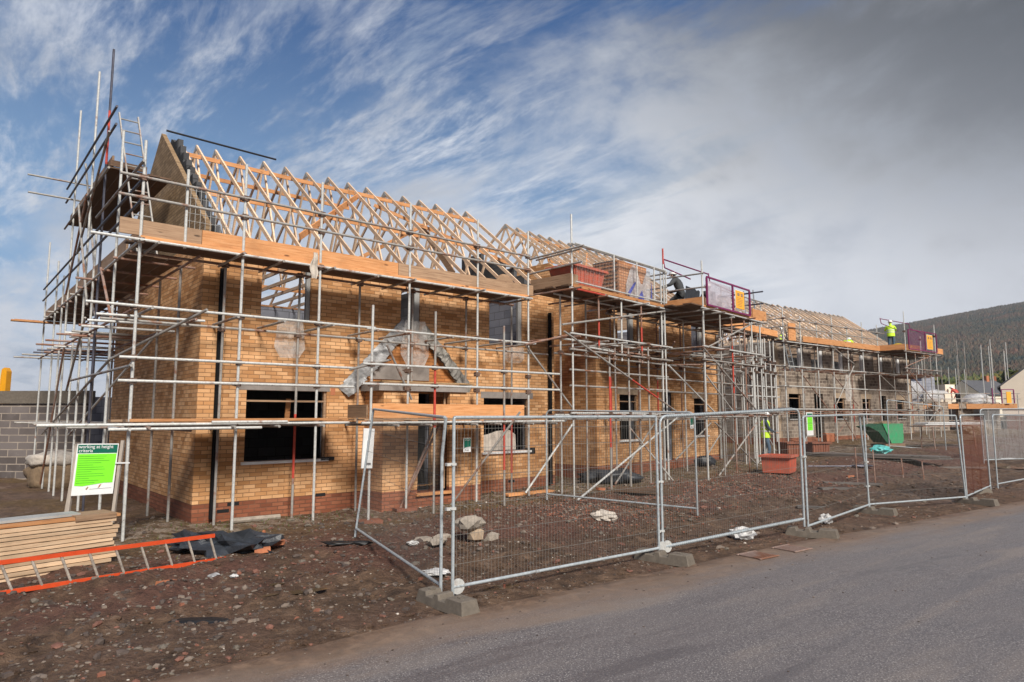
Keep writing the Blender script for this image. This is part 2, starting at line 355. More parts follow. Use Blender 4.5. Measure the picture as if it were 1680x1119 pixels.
# ------------------------------------------------------------------ mesh helpers
class MB:
    def __init__(s): s.v = []; s.f = []; s.m = []
    def face(s, pts, mi=0):
        i = len(s.v); s.v += [tuple(p) for p in pts]; s.f.append(tuple(range(i, i + len(pts)))); s.m.append(mi)
    def idx(s, vs, fs, mi=0):
        i = len(s.v); s.v += [tuple(p) for p in vs]
        for f in fs: s.f.append(tuple(i + k for k in f)); s.m.append(mi)
    def box(s, x0, y0, z0, x1, y1, z1, mi=0):
        vs = [(x, y, z) for z in (z0, z1) for y in (y0, y1) for x in (x0, x1)]
        s.idx(vs, [(0, 2, 3, 1), (4, 5, 7, 6), (0, 1, 5, 4), (2, 6, 7, 3), (0, 4, 6, 2), (1, 3, 7, 5)], mi)
    def bar(s, p, q, w, h, up=(0, 0, 1), mi=0):
        p = Vector(p); q = Vector(q); d = (q - p).normalized(); up = Vector(up)
        if abs(d.dot(up)) > .98: up = Vector((1, 0, 0))
        a = d.cross(up).normalized() * w / 2; c = a.cross(d).normalized() * h / 2
        vs = [e + x * a + y * c for e in (p, q) for y in (-1, 1) for x in (-1, 1)]
        s.idx(vs, [(0, 1, 3, 2), (4, 6, 7, 5), (0, 4, 5, 1), (2, 3, 7, 6), (0, 2, 6, 4), (1, 5, 7, 3)], mi)
    def tube(s, p, q, r, n=8, mi=0, caps=True, r2=None):
        p = Vector(p); q = Vector(q); d = (q - p).normalized(); up = Vector((0, 0, 1)) if abs(d.z) < .9 else Vector((1, 0, 0))
        a = d.cross(up).normalized(); c = a.cross(d)
        r2 = r if r2 is None else r2
        vs = [p + (a * math.cos(2 * math.pi * k / n) + c * math.sin(2 * math.pi * k / n)) * r for k in range(n)] + \
             [q + (a * math.cos(2 * math.pi * k / n) + c * math.sin(2 * math.pi * k / n)) * r2 for k in range(n)]
        fs = [(k, (k + 1) % n, n + (k + 1) % n, n + k) for k in range(n)]
        if caps: fs += [tuple(range(n))[::-1], tuple(range(n, 2 * n))]
        s.idx(vs, fs, mi)
    def path(s, pts, r, n=8, mi=0):
        for a, b_ in zip(pts, pts[1:]): s.tube(a, b_, r, n, mi)
    def prism(s, poly, ax, a0, a1, mi=0):
        # poly: 2D points; ax: 'x','y','z' extrusion axis
        def P(u, w, a): return {'x': (a, u, w), 'y': (u, a, w), 'z': (u, w, a)}[ax]
        n = len(poly)
        s.idx([P(u, w, a0) for u, w in poly] + [P(u, w, a1) for u, w in poly],
              [(k, (k + 1) % n, n + (k + 1) % n, n + k) for k in range(n)] + [tuple(range(n))[::-1], tuple(range(n, 2 * n))], mi)
    def blob(s, c, r, seed=0, sub=2, amp=.35, f=1.3, mi=0, flat=0.0, cut=None):
        bm = bmesh.new(); bmesh.ops.create_icosphere(bm, subdivisions=sub, radius=1)
        o = Vector((seed * 7.3, seed * 3.1, seed * 1.7))
        vs = []
        for v_ in bm.verts:
            k = 1 + amp * (mn.noise(v_.co * f + o) + .5 * mn.noise(v_.co * f * 2.7 + o))
            p = Vector((v_.co.x * r[0] * k, v_.co.y * r[1] * k, v_.co.z * r[2] * k)) + Vector(c)
            if cut is not None and p.z < cut: p.z = cut
            vs.append(p)
        s.idx(vs, [tuple(x.index for x in f_.verts) for f_ in bm.faces], mi); bm.free()
    def wall(s, x0, x1, z0, z1, y0, y1, ops, side=False, mi=0, mi2=None, topf=True, botf=True):
        """slab from x0..x1, z0..z1, between y0 (outer) and y1 with openings (xa,xb,za,zb)"""
        ops = [o for o in ops if o[1] > x0 and o[0] < x1 and o[3] > z0 and o[2] < z1]
        xs = sorted({x0, x1, *[min(max(o[i], x0), x1) for o in ops for i in (0, 1)]})
        zs = sorted({z0, z1, *[min(max(o[i], z0), z1) for o in ops for i in (2, 3)]})
        def solid(i, j):
            if i < 0 or j < 0 or i >= len(xs) - 1 or j >= len(zs) - 1: return False
            cx, cz = (xs[i] + xs[i + 1]) / 2, (zs[j] + zs[j + 1]) / 2
            return not any(o[0] < cx < o[1] and o[2] < cz < o[3] for o in ops)
        P = (lambda x, y, z: (y, x, z)) if side else (lambda x, y, z: (x, y, z))
        for i in range(len(xs) - 1):
            for j in range(len(zs) - 1):
                if not solid(i, j): continue
                a, b_, c, d = xs[i], xs[i + 1], zs[j], zs[j + 1]
                s.face([P(a, y0, c), P(b_, y0, c), P(b_, y0, d), P(a, y0, d)], mi)
                s.face([P(a, y1, c), P(a, y1, d), P(b_, y1, d), P(b_, y1, c)], mi if mi2 is None else mi2)
                if not solid(i - 1, j): s.face([P(a, y0, c), P(a, y0, d), P(a, y1, d), P(a, y1, c)], mi)
                if not solid(i + 1, j): s.face([P(b_, y0, c), P(b_, y1, c), P(b_, y1, d), P(b_, y0, d)], mi)
                if not solid(i, j - 1) and (botf or j > 0): s.face([P(a, y0, c), P(a, y1, c), P(b_, y1, c), P(b_, y0, c)], mi)
                if not solid(i, j + 1) and (topf or j < len(zs) - 2): s.face([P(a, y0, d), P(b_, y0, d), P(b_, y1, d), P(a, y1, d)], mi)
    def mesh(s, name, smooth=False, uvrot=False):
        me = bpy.data.meshes.new(name); me.from_pydata(s.v, [], s.f)
        me.polygons.foreach_set('material_index', s.m)
        if smooth: me.polygons.foreach_set('use_smooth', [True] * len(s.f))
        uv = me.uv_layers.new(name='UVMap').data
        for p in me.polygons:
            n = p.normal; ax, ay, az = abs(n.x), abs(n.y), abs(n.z)
            for li in p.loop_indices:
                c = me.vertices[me.loops[li].vertex_index].co
                if az > ax and az > ay: q = (c.x, c.y)
                elif ax > ay: q = (c.y, c.z)
                else: q = (c.x, c.z)
                uv[li].uv = (q[1], q[0]) if uvrot else q
        me.update(); return me
def mk(name, mb, mats, parent=None, smooth=False, loc=None, label=None, uvrot=False):
    me = mb if isinstance(mb, bpy.types.Mesh) else mb.mesh(name, smooth, uvrot)
    if not len(me.materials):
        for x in ([mats] if isinstance(mats, str) else mats): me.materials.append(MATS[x])
    o = bpy.data.objects.new(name, me); COL.objects.link(o)
    if parent: o.parent = parent
    if loc: o.location = loc
    if label: o['label'] = label
    return o
def thing(name, label, cat, loc=(0, 0, 0), rz=0, group=None):
    o = bpy.data.objects.new(name, None); COL.objects.link(o); o.empty_display_size = .3
    o.location = loc; o.rotation_euler = (0, 0, rz); o['label'] = label; o['category'] = cat
    if group: o['group'] = group
    return o
def tag(o, label, cat, group=None):
    o['label'] = label; o['category'] = cat
    if group: o['group'] = group
    return o
def struct(name, mb, mats, **k):
    o = mk(name, mb, mats, **k); o['kind'] = 'structure'; return o
def copy_tree(o, parent=None):
    c = o.copy(); COL.objects.link(c); c.parent = parent
    for ch in list(o.children): copy_tree(ch, c)
    return c
def lerp(a, b_, t): return a + (b_ - a) * t

# ------------------------------------------------------------------ frames of the three houses
FA = (-5.7729, 12.3013, R(40.81)); FB = (2.423, 19.302, R(47.5)); FC = (12.42, 31.55, R(37.3))
def wpt(F, s, d, z=0):
    c, q = math.cos(F[2]), math.sin(F[2]); return (F[0] + s * c + d * q, F[1] + s * q - d * c, z)
def smooth01(x): x = max(0, min(1, x)); return x * x * (3 - 2 * x)
EDGE = [(-40, -26), (-9, .9), (-2.75, 5.38), (-1.81, 6.11), (-.85, 6.99), (1.19, 8.42), (4.45, 10.9), (7.66, 13.02), (12.08, 16.09), (26, 26), (60, 48), (140, 92)]
def edge_dist(x, y):
    best = 1e9; sg = 1
    for (ax, ay), (bx, by) in zip(EDGE, EDGE[1:]):
        ux, uy = bx - ax, by - ay; L2 = ux * ux + uy * uy
        t_ = max(0, min(1, ((x - ax) * ux + (y - ay) * uy) / L2)); qx, qy = ax + t_ * ux, ay + t_ * uy
        dd = math.hypot(x - qx, y - qy)
        if dd < best: best = dd; sg = 1 if (ux * (y - ay) - uy * (x - ax)) > 0 else -1
    return best * sg            # positive on the building side
def gbase(x, y):
    t_ = .757 * x + .653 * y; w = -.653 * x + .757 * y
    if t_ < 8: up = -.04 - .35 * smooth01((3.0 - t_) / 14)
    elif t_ < 18: up = -.04 + .19 * (t_ - 8) / 10
    elif t_ < 30: up = .15 + .33 * (t_ - 18) / 12
    else: up = .48 + min(.9, .02 * (t_ - 30))
    road = -.12 + (.0 if t_ < 24 else min(.8, .018 * (t_ - 24)))
    k = smooth01((w - 5.8) / 5.0)
    if t_ > 32: k = smooth01((w - 5.8) / 9.0)
    return road * (1 - k) + up * k
def gh(x, y):
    h = gbase(x, y); e = edge_dist(x, y); r = math.hypot(x, y)
    if e < .05: return h - .03
    k = smooth01((e - .05) / 1.6)
    p = Vector((x, y, 0))
    far_ = 1 if r < 60 else max(0, 1 - (r - 60) / 40)
    w = -.653 * x + .757 * y
    rut = smooth01((e - .3) / .8) * smooth01((12.2 - w) / 2.5)
    n = .055 * mn.noise(p * .55) + (.035 + .03 * rut) * mn.noise(p * 1.9 + Vector((9, 2, 0))) + .022 * mn.noise(p * 5.3) + .010 * mn.noise(p * 13.0)
    n += rut * .06 * abs(mn.noise(p * 2.6 + Vector((4, 4, 4)))) + .016 * abs(mn.noise(p * 8.5 + Vector((1, 7, 4))))
    for wc, ph in ((7.15, 0.0), (8.75, 1.7)):          # wheel ruts running along the site edge
        dw = w - wc - .5 * mn.noise(Vector((.757 * x + .653 * y, ph, 0)) * .16)
        g = math.exp(-(dw / .23) ** 2); tt = .757 * x + .653 * y
        n += (-.055 + .014 * math.sin(tt * 26 + dw * 6)) * g + .045 * math.exp(-((abs(dw) - .42) / .15) ** 2) * (.6 + .8 * mn.noise(p * 3.1))
    return h + n * k * far_ - .03 * (1 - smooth01(e / .5))

# ground sheet: polar grid round the viewpoint, reaching the horizon
mb = MB(); rs = [0.0]; r = .6
while r < 3500: rs.append(r); r *= 1.0135 if r < 40 else 1.06
angs = [a * .24 for a in range(-200, 201)] + [50 + k * 7.2 for k in range(1, 36)]
vs = []; nA = len(angs)
for r in rs:
    for a in angs:
        x, y = r * math.sin(R(a)), r * math.cos(R(a)); vs.append((x, y, gh(x, y)))
fs = []
for i in range(len(rs) - 1):
    for j in range(nA):
        k = (j + 1) % nA; fs.append((i * nA + j, i * nA + k, (i + 1) * nA + k, (i + 1) * nA + j))
mb.idx(vs, fs); ground = struct('ground', mb, 'mud', smooth=True)
# road sheet
rd = bpy.data.meshes.new('road'); V_, F_, U_ = [], [], []
pts = []; acc = 0
for (ax, ay), (bx, by) in zip(EDGE, EDGE[1:]):
    L = math.hypot(bx - ax, by - ay); n = max(1, int(L / (.6 if L < 20 else 3)))
    for k in range(n): pts.append((lerp(ax, bx, k / n), lerp(ay, by, k / n), acc + L * k / n))
    acc += L
pts.append((*EDGE[-1], acc))
acr = [-.12, 0, .15, .35, .7, 1.2, 2, 3, 4.5, 6, 8, 10, 12]
for i, (x, y, s_) in enumerate(pts):
    x2, y2, _ = pts[min(i + 3, len(pts) - 1)]; x1, y1, _ = pts[max(i - 3, 0)]
    d_ = Vector((x2 - x1, y2 - y1)).normalized(); nx, ny = d_.y, -d_.x
    for q in acr:
        X, Y = x + nx * q, y + ny * q
        z = gbase(X, Y) + .004 - (.03 if q < 0 else 0) + .008 * mn.noise(Vector((X * .5, Y * .5, 0)))
        V_.append((X, Y, z)); U_.append((s_, q))
na = len(acr)
for i in range(len(pts) - 1):
    for j in range(na - 1): F_.append((i * na + j, i * na + j + 1, (i + 1) * na + j + 1, (i + 1) * na + j))
rd.from_pydata(V_, [], F_); uvl = rd.uv_layers.new(name='UVMap').data
for l in rd.loops: uvl[l.index].uv = U_[l.vertex_index]
rd.polygons.foreach_set('use_smooth', [True] * len(F_)); rd.materials.append(MATS['asphalt'])
road = bpy.data.objects.new('road', rd); COL.objects.link(road); road['kind'] = 'structure'

# ------------------------------------------------------------------ houses
def truss_mesh(depth, z0, zt, rise_heel=.10, fan=True):
    m_ = MB(); h = depth / 2; w = .038
    up = (1, 0, 0)
    def b_(p, q, hh=.085): m_.bar((0, p[0], p[1]), (0, q[0], q[1]), hh, w, up)
    b_((-.15, z0 - .05), (h, zt - .05)); b_((depth + .15, z0 - .05), (h, zt - .05))
    b_((.05, z0), (depth - .05, z0), .09)
    def raf(v): return z0 + (zt - z0) * (v / h if v <= h else (depth - v) / h)
    for a, c in ((.33, .25), (.33, .5)):
        v1 = depth * a; v2 = depth * c
        b_((v1, z0 + .02), (v2, raf(v2) - .10), .065); b_((depth - v1, z0 + .02), (depth - v2, raf(v2) - .10), .065)
    return m_
def plate_mesh(depth, zt):
    m_ = MB(); h = depth / 2
    m_.prism([(h - .13, zt - .17), (h, zt - .01), (h + .13, zt - .17)], 'x', -.024, -.020)
    m_.prism([(h - .13, zt - .17), (h, zt - .01), (h + .13, zt - .17)], 'x', .020, .024)
    return m_
def add_trusses(root, xs, depth, z0, zt, mat='truss', plates=True):
    me = truss_mesh(depth, z0, zt).mesh('roof_truss', uvrot=False); me.materials.append(MATS[mat])
    # grain along each member: project on the long axis of the truss plane
    pm = plate_mesh(depth, zt).mesh('nail_plate'); pm.materials.append(MATS['greyframe'])
    for x in xs:
        t_ = mk('roof_truss', me, None, root, loc=(x, random.uniform(-.015, .015), random.uniform(-.012, .012)))
        t_.rotation_euler = (0, 0, random.uniform(-.004, .004))
        if plates: mk('nail_plate', pm, None, t_)
def window(root, x0, x1, z0, z1, y=.04, sill='whitepvc', bars=True, right=True, silld=.05):
    f = MB(); w = .05
    f.box(x1 - w, y, z0, x1 - .001, y + .06, z1 - .001)
    if bars: f.box(x0 + .002, y + .005, z1 - .225, x1 - w - .002, y + .05, z1 - .19)
    o = mk('window', f, 'oldtimber' if bars else 'greyframe', root)
    s_ = MB(); s_.box(x0 - .06, -silld, z0 - .055, x1 + .05, .09, z0 - .002); mk('sill', s_, sill, o)
    return o
# ---- house A: the near brick house
LA, DA = 9.15, 7.74; ZP, ZE, ZT = .31, 5.28, 8.49
HA = thing('brick_house', 'buff brick house shell nearest the camera, open roof trusses and unfinished porch', 'house', (FA[0], FA[1], 0), FA[2], 'house shells being built along the road')
opA = [(.89, 2.54, 1.03, 2.40), (6.70, 8.22, 1.0, 2.33), (1.10, 2.12, 3.84, 5.06), (4.28, 4.80, 3.55, 5.06), (6.87, 7.99, 3.70, 5.06), (4.3, 5.15, .33, 2.4)]
w = MB()
w.wall(0, LA, ZP, ZE, 0, .1, opA, botf=False)
w.wall(.1, DA - .1, ZP, ZE, 0, .1, [], side=True, botf=False)
w.wall(.1, DA - .1, ZP, ZE, LA, LA - .1, [], side=True, botf=False)
w.wall(0, LA, ZP, ZE, DA, DA - .1, [(1.2, 2.2, 3.8, 5.06), (5.6, 6.6, 3.8, 5.06)], botf=False)
mk('brick_wall', w, 'buff', HA)
w = MB(); w.wall(0, LA, -.35, ZP, 0, .1, [(4.3, 5.15, .2, .33)], topf=False); w.wall(.1, DA - .1, -.6, ZP, 0, .1, [], side=True, topf=False)
w.wall(.1, DA - .1, -.35, ZP, LA, LA - .1, [], side=True, topf=False); w.wall(0, LA, -.6, ZP, DA, DA - .1, [], topf=False)
mk('plinth', w, 'redbrick', HA)
w = MB()
w.wall(.22, LA - .22, 0, ZE - .02, .16, .26, opA); w.wall(.28, DA - .28, 0, ZE - .02, .17, .27, [], side=True)
w.wall(.28, DA - .28, 0, ZE - .02, LA - .17, LA - .27, [], side=True)
w.wall(.22, LA - .22, 0, ZE - .02, DA - .16, DA - .26, [(1.2, 2.2, 3.8, 5.06), (5.6, 6.6, 3.8, 5.06)])
mk('inner_wall', w, 'lightblock', HA)
for o in opA[:5]:     # cavity closers round the openings
    for a, b_ in ((o[0] + .001, o[0] + .02), (o[1] - .02, o[1] - .001)):
        w = MB(); w.box(a, .101, o[2], b_, .159, o[3]); mk('cavity_closer', w, 'greyframe', HA)
for a, b_, c in ((7.87, 7.986, 3.70), (4.66, 4.795, 3.55), (2.03, 2.115, 3.85)):
    w = MB(); w.box(a, .03, c, b_, .10, 5.05); mk('cavity_closer', w, 'greyframe', HA)
w = MB(); w.box(.30, .28, 2.55, LA - .30, DA - .3, 2.72); w.box(.28, .27, -.1, LA - .28, DA - .27, .05); mk('floor', w, 'plankdark', HA)  # dark plank colour carries the room shade seen through the windows
w = MB(); w.box(5.6, .27, .051, 5.7, DA - .28, 2.54); w.box(5.6, 1.2, 2.73, 5.7, DA - .28, 5.1); w.box(.29, 3.6, .051, 5.59, 3.7, 2.54); mk('partition_wall', w, 'darkblock', HA)  # interior shade put into the wall colour by using the dark block
w = MB(); w.prism([(0, ZE), (0, ZE + .25), (3.87, 8.56), (7.74, ZE + .25), (7.74, ZE)], 'x', 0, .1)
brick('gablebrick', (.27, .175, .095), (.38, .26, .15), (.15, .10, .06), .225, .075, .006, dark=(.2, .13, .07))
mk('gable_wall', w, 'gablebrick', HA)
w = MB()
stp = [(.1, ZE), (.1, ZE + .1)]; k = 12
for i in range(k):
    v_ = .25 + i * 3.3 / k; z = ZE + .32 + i * (8.30 - ZE - .32) / (k - 1)
    stp += [(v_, z), (v_ + 3.3 / k, z)]
stp += [(3.87, 8.48), (7.5, ZE + .2), (7.5, ZE)]
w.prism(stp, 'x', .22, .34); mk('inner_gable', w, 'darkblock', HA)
w = MB()
pl = [(.15, ZE), (.5, ZE + .32), (.9, ZE + .32), (.9, ZE + .62), (1.35, ZE + .62), (1.35, ZE + .9), (1.85, ZE + .9), (1.85, ZE + 1.25), (2.9, ZE + 1.25), (2.9, ZE + 1.6), (3.9, ZE + 1.6), (3.9, ZE + 1.1), (6.2, ZE + 1.1), (6.2, ZE + .5), (7.4, ZE + .3), (7.4, ZE)]
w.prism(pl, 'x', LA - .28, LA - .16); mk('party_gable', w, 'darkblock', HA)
xsA = [.42, .78, 1.21] + [1.81 + .6 * i for i in range(13)]
add_trusses(HA, xsA, DA, ZE + .06, ZT)
def longboard(root, x0, x1, y, z, h=.1, w_=.03, mat='timber', name='roof_brace', tilt=None):
    m_ = MB(); m_.bar((x0, y, z), (x1, y if tilt is None else tilt[0], z if tilt is None else tilt[1]), w_, h); return mk(name, m_, mat, root)
longboard(HA, .4, 4.9, 3.42, 8.03); longboard(HA, 4.6, 9.05, 3.42, 8.05); longboard(HA, .5, 5.2, 4.5, 7.95)
longboard(HA, .4, 9.05, 2.0, 6.75); longboard(HA, .4, 9.05, 5.8, 6.75); longboard(HA, .4, 9.05, 2.6, ZE + .14); longboard(HA, .4, 9.05, 5.1, ZE + .14)
longboard(HA, 2.1, 4.9, .62, 5.75, .14, .035, tilt=(3.35, 7.98)); longboard(HA, 5.3, 8.9, 3.2, 7.75, .09, .03, tilt=(1.3, 6.2))
longboard(HA, 4.9, 7.9, 7.0, 5.9, .12, .03, tilt=(4.4, 8.0)); longboard(HA, 6.7, 6.75, 2.9, 7.3, .18, .035, mat='oldtimber', tilt=(1.4, 5.7))
w = MB(); w.box(.3, .11, ZE, LA - .3, .21, ZE + .05); w.box(.3, DA - .21, ZE, LA - .3, DA - .11, ZE + .05); mk('wall_plate', w, 'timber', HA)
for i, o in enumerate(opA[:2]):
    window(HA, o[0], o[1], o[2], o[3])
w = MB(); w.box(.74, -.004, 2.401, 2.60, .09, 2.55); mk('lintel', w, 'lintel', HA)
w = MB(); w.box(6.6, -.004, 2.331, 8.36, .09, 2.49); mk('lintel', w, 'lintel', HA)
for x, z in ((.44, .12), (2.35, .27), (7.5, .21), (.62, .235)):
    w = MB(); w.box(x, -.006, z, x + .215, .05, z + .062); mk('air_brick', w, 'black', HA)
for x in (2.62, 6.45):
    w = MB(); w.box(x, -.005, 2.33, x + .1, .05, 2.47); mk('air_brick', w, 'terracotta', HA, label='terracotta end of a block beside a window head')
w = MB(); w.tube((.33, -.075, .04), (.33, -.075, 4.68), .052, 10); mk('downpipe', w, 'blackpipe', HA)
w = MB(); w.tube((8.93, -.075, .08), (8.93, -.075, 4.68), .052, 10); mk('downpipe', w, 'blackpipe', HA)
w = MB(); w.box(2.42, -.05, .99, 2.72, .08, 1.06); mk('damp_course', w, 'black', HA)
w = MB(); w.box(8.16, -.01, .90, 8.42, .08, 1.06); mk('damp_course', w, 'black', HA)
w = MB(); w.prism([(6.72, 1.01), (8.02, 1.01), (8.0, 1.40), (7.8, 1.52), (7.4, 1.50), (7.1, 1.42), (6.72, 1.38)], 'y', .30, .36); mk('insulation_sheet', w, 'bagwhite', HA)
w = MB(); w.bar((1.9, .5, 1.75), (1.92, .48, 2.25), .1, .03, (0, 1, 0)); mk('prop_board', w, 'timber', HA)
# porch
PX0, PX1, PD, PZ = 3.42, 5.98, .8, 2.42
P_ = MB()
P_.wall(PX0, PX1, .34, PZ, -PD, -PD + .1, [(4.27, 5.10, .30, PZ)], botf=False)
P_.wall(-PD + .1, -.002, .34, PZ, PX0, PX0 + .1, [], side=True, botf=False); P_.wall(-PD + .1, -.002, .34, PZ, PX1, PX1 - .1, [], side=True, botf=False)
porch = mk('porch', P_, 'buff', HA)
q = MB(); q.wall(PX0, PX1, -.3, .34, -PD, -PD + .1, [(4.27, 5.10, .26, .34)], topf=False)
q.wall(-PD + .1, -.002, -.3, .34, PX0, PX0 + .1, [], side=True, topf=False); q.wall(-PD + .1, -.002, -.3, .34, PX1, PX1 - .1, [], side=True, topf=False)
mk('plinth', q, 'redbrick', porch)
q = MB(); q.box(3.28, -PD - .05, PZ + .002, 5.55, -PD + .12, PZ + .15); q.box(3.3, -PD + .123, PZ + .002, 3.5, -.02, PZ + .13); mk('lintel', q, 'lintel', porch)
q = MB(); q.box(3.4, -PD - .02, PZ + .153, 5.35, -PD + .08, PZ + .175); mk('wall_plate', q, 'oldtimber', porch)
q = MB(); q.box(3.45, -PD + .13, PZ + .19, 5.9, -.02, PZ + .22); mk('shade_board', q, 'osb', porch)  # board added over the unroofed porch to keep daylight out of the doorway
q = MB(); q.box(4.22, -PD - .06, .20, 5.14, -PD + .12, .258); mk('door_sill', q, 'timber', porch)
q = MB(); q.box(4.30, -PD + .14, .3, 4.34, -PD + .18, PZ); q.box(5.04, -PD + .14, .3, 5.08, -PD + .18, PZ); mk('door_lining', q, 'oldtimber', porch)
q = MB(); q.face([(3.45, -.006, 2.62), (4.62, -.006, 3.92), (5.85, -.006, 2.62)]); mk('orange_brickwork', q, 'oranged', HA, label='orange brick triangle above the porch')
q = MB(); q.box(3.58, -.03, 2.70, 5.05, -.008, 3.02); mk('block_band', q, 'lintel', HA)
for sgn, a, b_, mt in ((-1, (2.92, 2.42), (4.38, 3.95), 'lead'), (1, (4.88, 3.85), (6.15, 2.55), 'leaddull')):
    n = 13
    for i in range(n):
        t0 = (i + .5) / n; x = lerp(a[0], b_[0], t0); z = lerp(a[1], b_[1], t0); q = MB()
        d_ = Vector((b_[0] - a[0], b_[1] - a[1])).normalized(); nn = Vector((-d_.y, d_.x)); rr = random.uniform(-.03, .03)
        L_ = .125; Wd = .155
        c = [(x - d_.x * L_ + nn.x * Wd, z - d_.y * L_ + nn.y * Wd), (x + d_.x * L_ + nn.x * (Wd - .02), z + d_.y * L_ + nn.y * Wd),
             (x + d_.x * (L_ - .02) - nn.x * Wd, z + d_.y * (L_ - .02) - nn.y * (Wd + rr)), (x - d_.x * (L_ + .01) - nn.x * Wd, z - d_.y * L_ - nn.y * (Wd - rr))]
        G_ = 4; top_, bot_ = [], []
        for jj in range(G_ + 1):
            for ii in range(G_ + 1):
                u_, v_ = ii / G_, jj / G_; xx = lerp(lerp(c[0][0], c[1][0], u_), lerp(c[3][0], c[2][0], u_), v_); z2 = lerp(lerp(c[0][1], c[1][1], u_), lerp(c[3][1], c[2][1], u_), v_)
                yy = -.02 - .05 * u_ - .10 * v_ * (.5 + .5 * u_) - .035 * math.sin(u_ * 3.1 + i) * v_ + .05 * mn.noise(Vector((xx * 6, z2 * 6, i * .7)))
                top_.append((xx + .02 * mn.noise(Vector((i, u_ * 4, v_ * 4))), min(-.012, yy), z2 + .03 * mn.noise(Vector((u_ * 3, i, v_ * 3))))); bot_.append((top_[-1][0], top_[-1][1] + .006, top_[-1][2]))
        nG = (G_ + 1) ** 2; W1 = G_ + 1
        q.idx(top_ + bot_, [(jj * W1 + ii, jj * W1 + ii + 1, (jj + 1) * W1 + ii + 1, (jj + 1) * W1 + ii) for jj in range(G_) for ii in range(G_)] + [(nG + jj * W1 + ii, nG + (jj + 1) * W1 + ii, nG + (jj + 1) * W1 + ii + 1, nG + jj * W1 + ii + 1) for jj in range(G_) for ii in range(G_)])
        mk('lead_tray', q, mt, HA)

# ---- house B: the middle brick house
LB, DB = 8.0, 7.74; ZPB, ZEB, ZTB = .46, 5.35, 8.38
HB = thing('brick_house', 'buff brick house shell in the middle of the row, behind the two loading platforms', 'house', (FB[0], FB[1], 0), FB[2], 'house shells being built along the road')
opB = [(1.2, 2.22, 1.16, 2.52), (3.68, 4.48, .46, 2.69), (5.9, 6.87, 1.18, 2.48), (1.16, 2.09, 4.05, 5.1), (3.62, 4.1, 4.0, 5.1), (5.85, 6.7, 4.0, 5.1)]
w = MB()
w.wall(0, LB, ZPB, ZEB, 0, .1, opB, botf=False); w.wall(.1, DB - .1, ZPB, ZEB, 0, .1, [], side=True, botf=False)
w.wall(.1, DB - .1, ZPB, ZEB, LB, LB - .1, [], side=True, botf=False); w.wall(0, LB, ZPB, ZEB, DB, DB - .1, [(1.2, 2.2, 4, 5.1)], botf=False)
mk('brick_wall', w, 'buff', HB)
w = MB(); w.wall(0, LB, -.3, ZPB, 0, .1, [(3.68, 4.48, .4, .46)], topf=False); w.wall(.1, DB - .1, -.3, ZPB, 0, .1, [], side=True, topf=False)
w.wall(.1, DB - .1, -.3, ZPB, LB, LB - .1, [], side=True, topf=False); mk('plinth', w, 'redbrick', HB)
w = MB(); w.wall(.22, LB - .22, .1, ZEB - .02, .16, .26, opB); w.wall(.28, DB - .28, .1, ZEB - .02, .17, .27, [], side=True)
w.wall(.28, DB - .28, .1, ZEB - .02, LB - .17, LB - .27, [], side=True); w.wall(.22, LB - .22, .1, ZEB - .02, DB - .16, DB - .26, [(1.2, 2.2, 4, 5.1)]); mk('inner_wall', w, 'lightblock', HB)
w = MB(); w.box(.30, .28, 2.75, LB - .30, DB - .3, 2.92); w.box(.28, .27, .1, LB - .28, DB - .27, .25); mk('floor', w, 'osb', HB)
w = MB(); w.box(2.9, .27, .251, 3.0, DB - .28, 2.74); w.box(5.1, .27, .251, 5.2, DB - .28, 2.74); w.box(3.01, 2.2, .251, 5.09, 2.3, 2.74); mk('partition_wall', w, 'lightblock', HB)
for o in (opB[0], opB[2]): window(HB, o[0], o[1], o[2], o[3])
for o in (opB[0], opB[2]):
    w = MB(); w.box(o[0] - .12, -.004, o[3] + .002, o[1] + .12, .09, o[3] + .2); mk('lintel', w, 'stonelt', HB)
for o in opB[3:]:
    w = MB(); w.box(o[1] - .2, .03, o[2], o[1] - .004, .10, o[3] - .01); mk('cavity_closer', w, 'greyframe', HB)
w = MB(); w.prism([(0, ZEB), (0, ZEB + .12), (1.3, 6.35), (1.75, 6.62), (5.2, 6.62), (5.2, 6.3), (6.2, 6.3), (7.74, ZEB + .1), (7.74, ZEB)], 'x', 0, .1); mk('gable_wall', w, 'buff', HB)
add_trusses(HB, [.33 + .585 * i for i in range(13)], DB, ZEB + .05, ZTB)
longboard(HB, .3, 7.6, 3.42, ZTB - .45); longboard(HB, .3, 7.6, 2.0, 6.8); longboard(HB, .6, 4.2, .8, 6.0, .12, .035, tilt=(3.3, 7.9)); longboard(HB, .3, 7.6, 5.8, 6.8)
w = MB(); w.tube((7.75, -.07, .3), (7.75, -.07, 4.9), .05, 8); mk('downpipe', w, 'greyframe', HB)

# ---- house C: the stone-block terrace
LC, DC = 14.6, 7.74; ZPC, ZEC, ZTC = .80, 5.32, 8.33
HC = thing('block_terrace', 'long brown stone-block terrace shell with two timber truss roofs', 'house', (FC[0], FC[1], 0), FC[2], 'house shells being built along the road')
opC = [(1.1, 2.18, 1.7, 2.9), (3.42, 4.3, .74, 2.95), (5.45, 6.5, 1.69, 2.75), (8.45, 9.4, 1.69, 2.75), (10.5, 11.3, .74, 2.95), (12.7, 13.6, 1.69, 2.75)]
upC = [(1.2, 2.5), (3.3, 4.5), (5.4, 6.6), (7.7, 8.9), (10.0, 11.2), (12.2, 13.4)]
opC += [(a, b_, 4.12, 5.2) for a, b_ in upC]
w = MB(); w.wall(0, LC, ZPC, ZEC, 0, .15, opC, botf=False); w.wall(.15, DC - .1, ZPC, ZEC, 0, .15, [], side=True, botf=False)
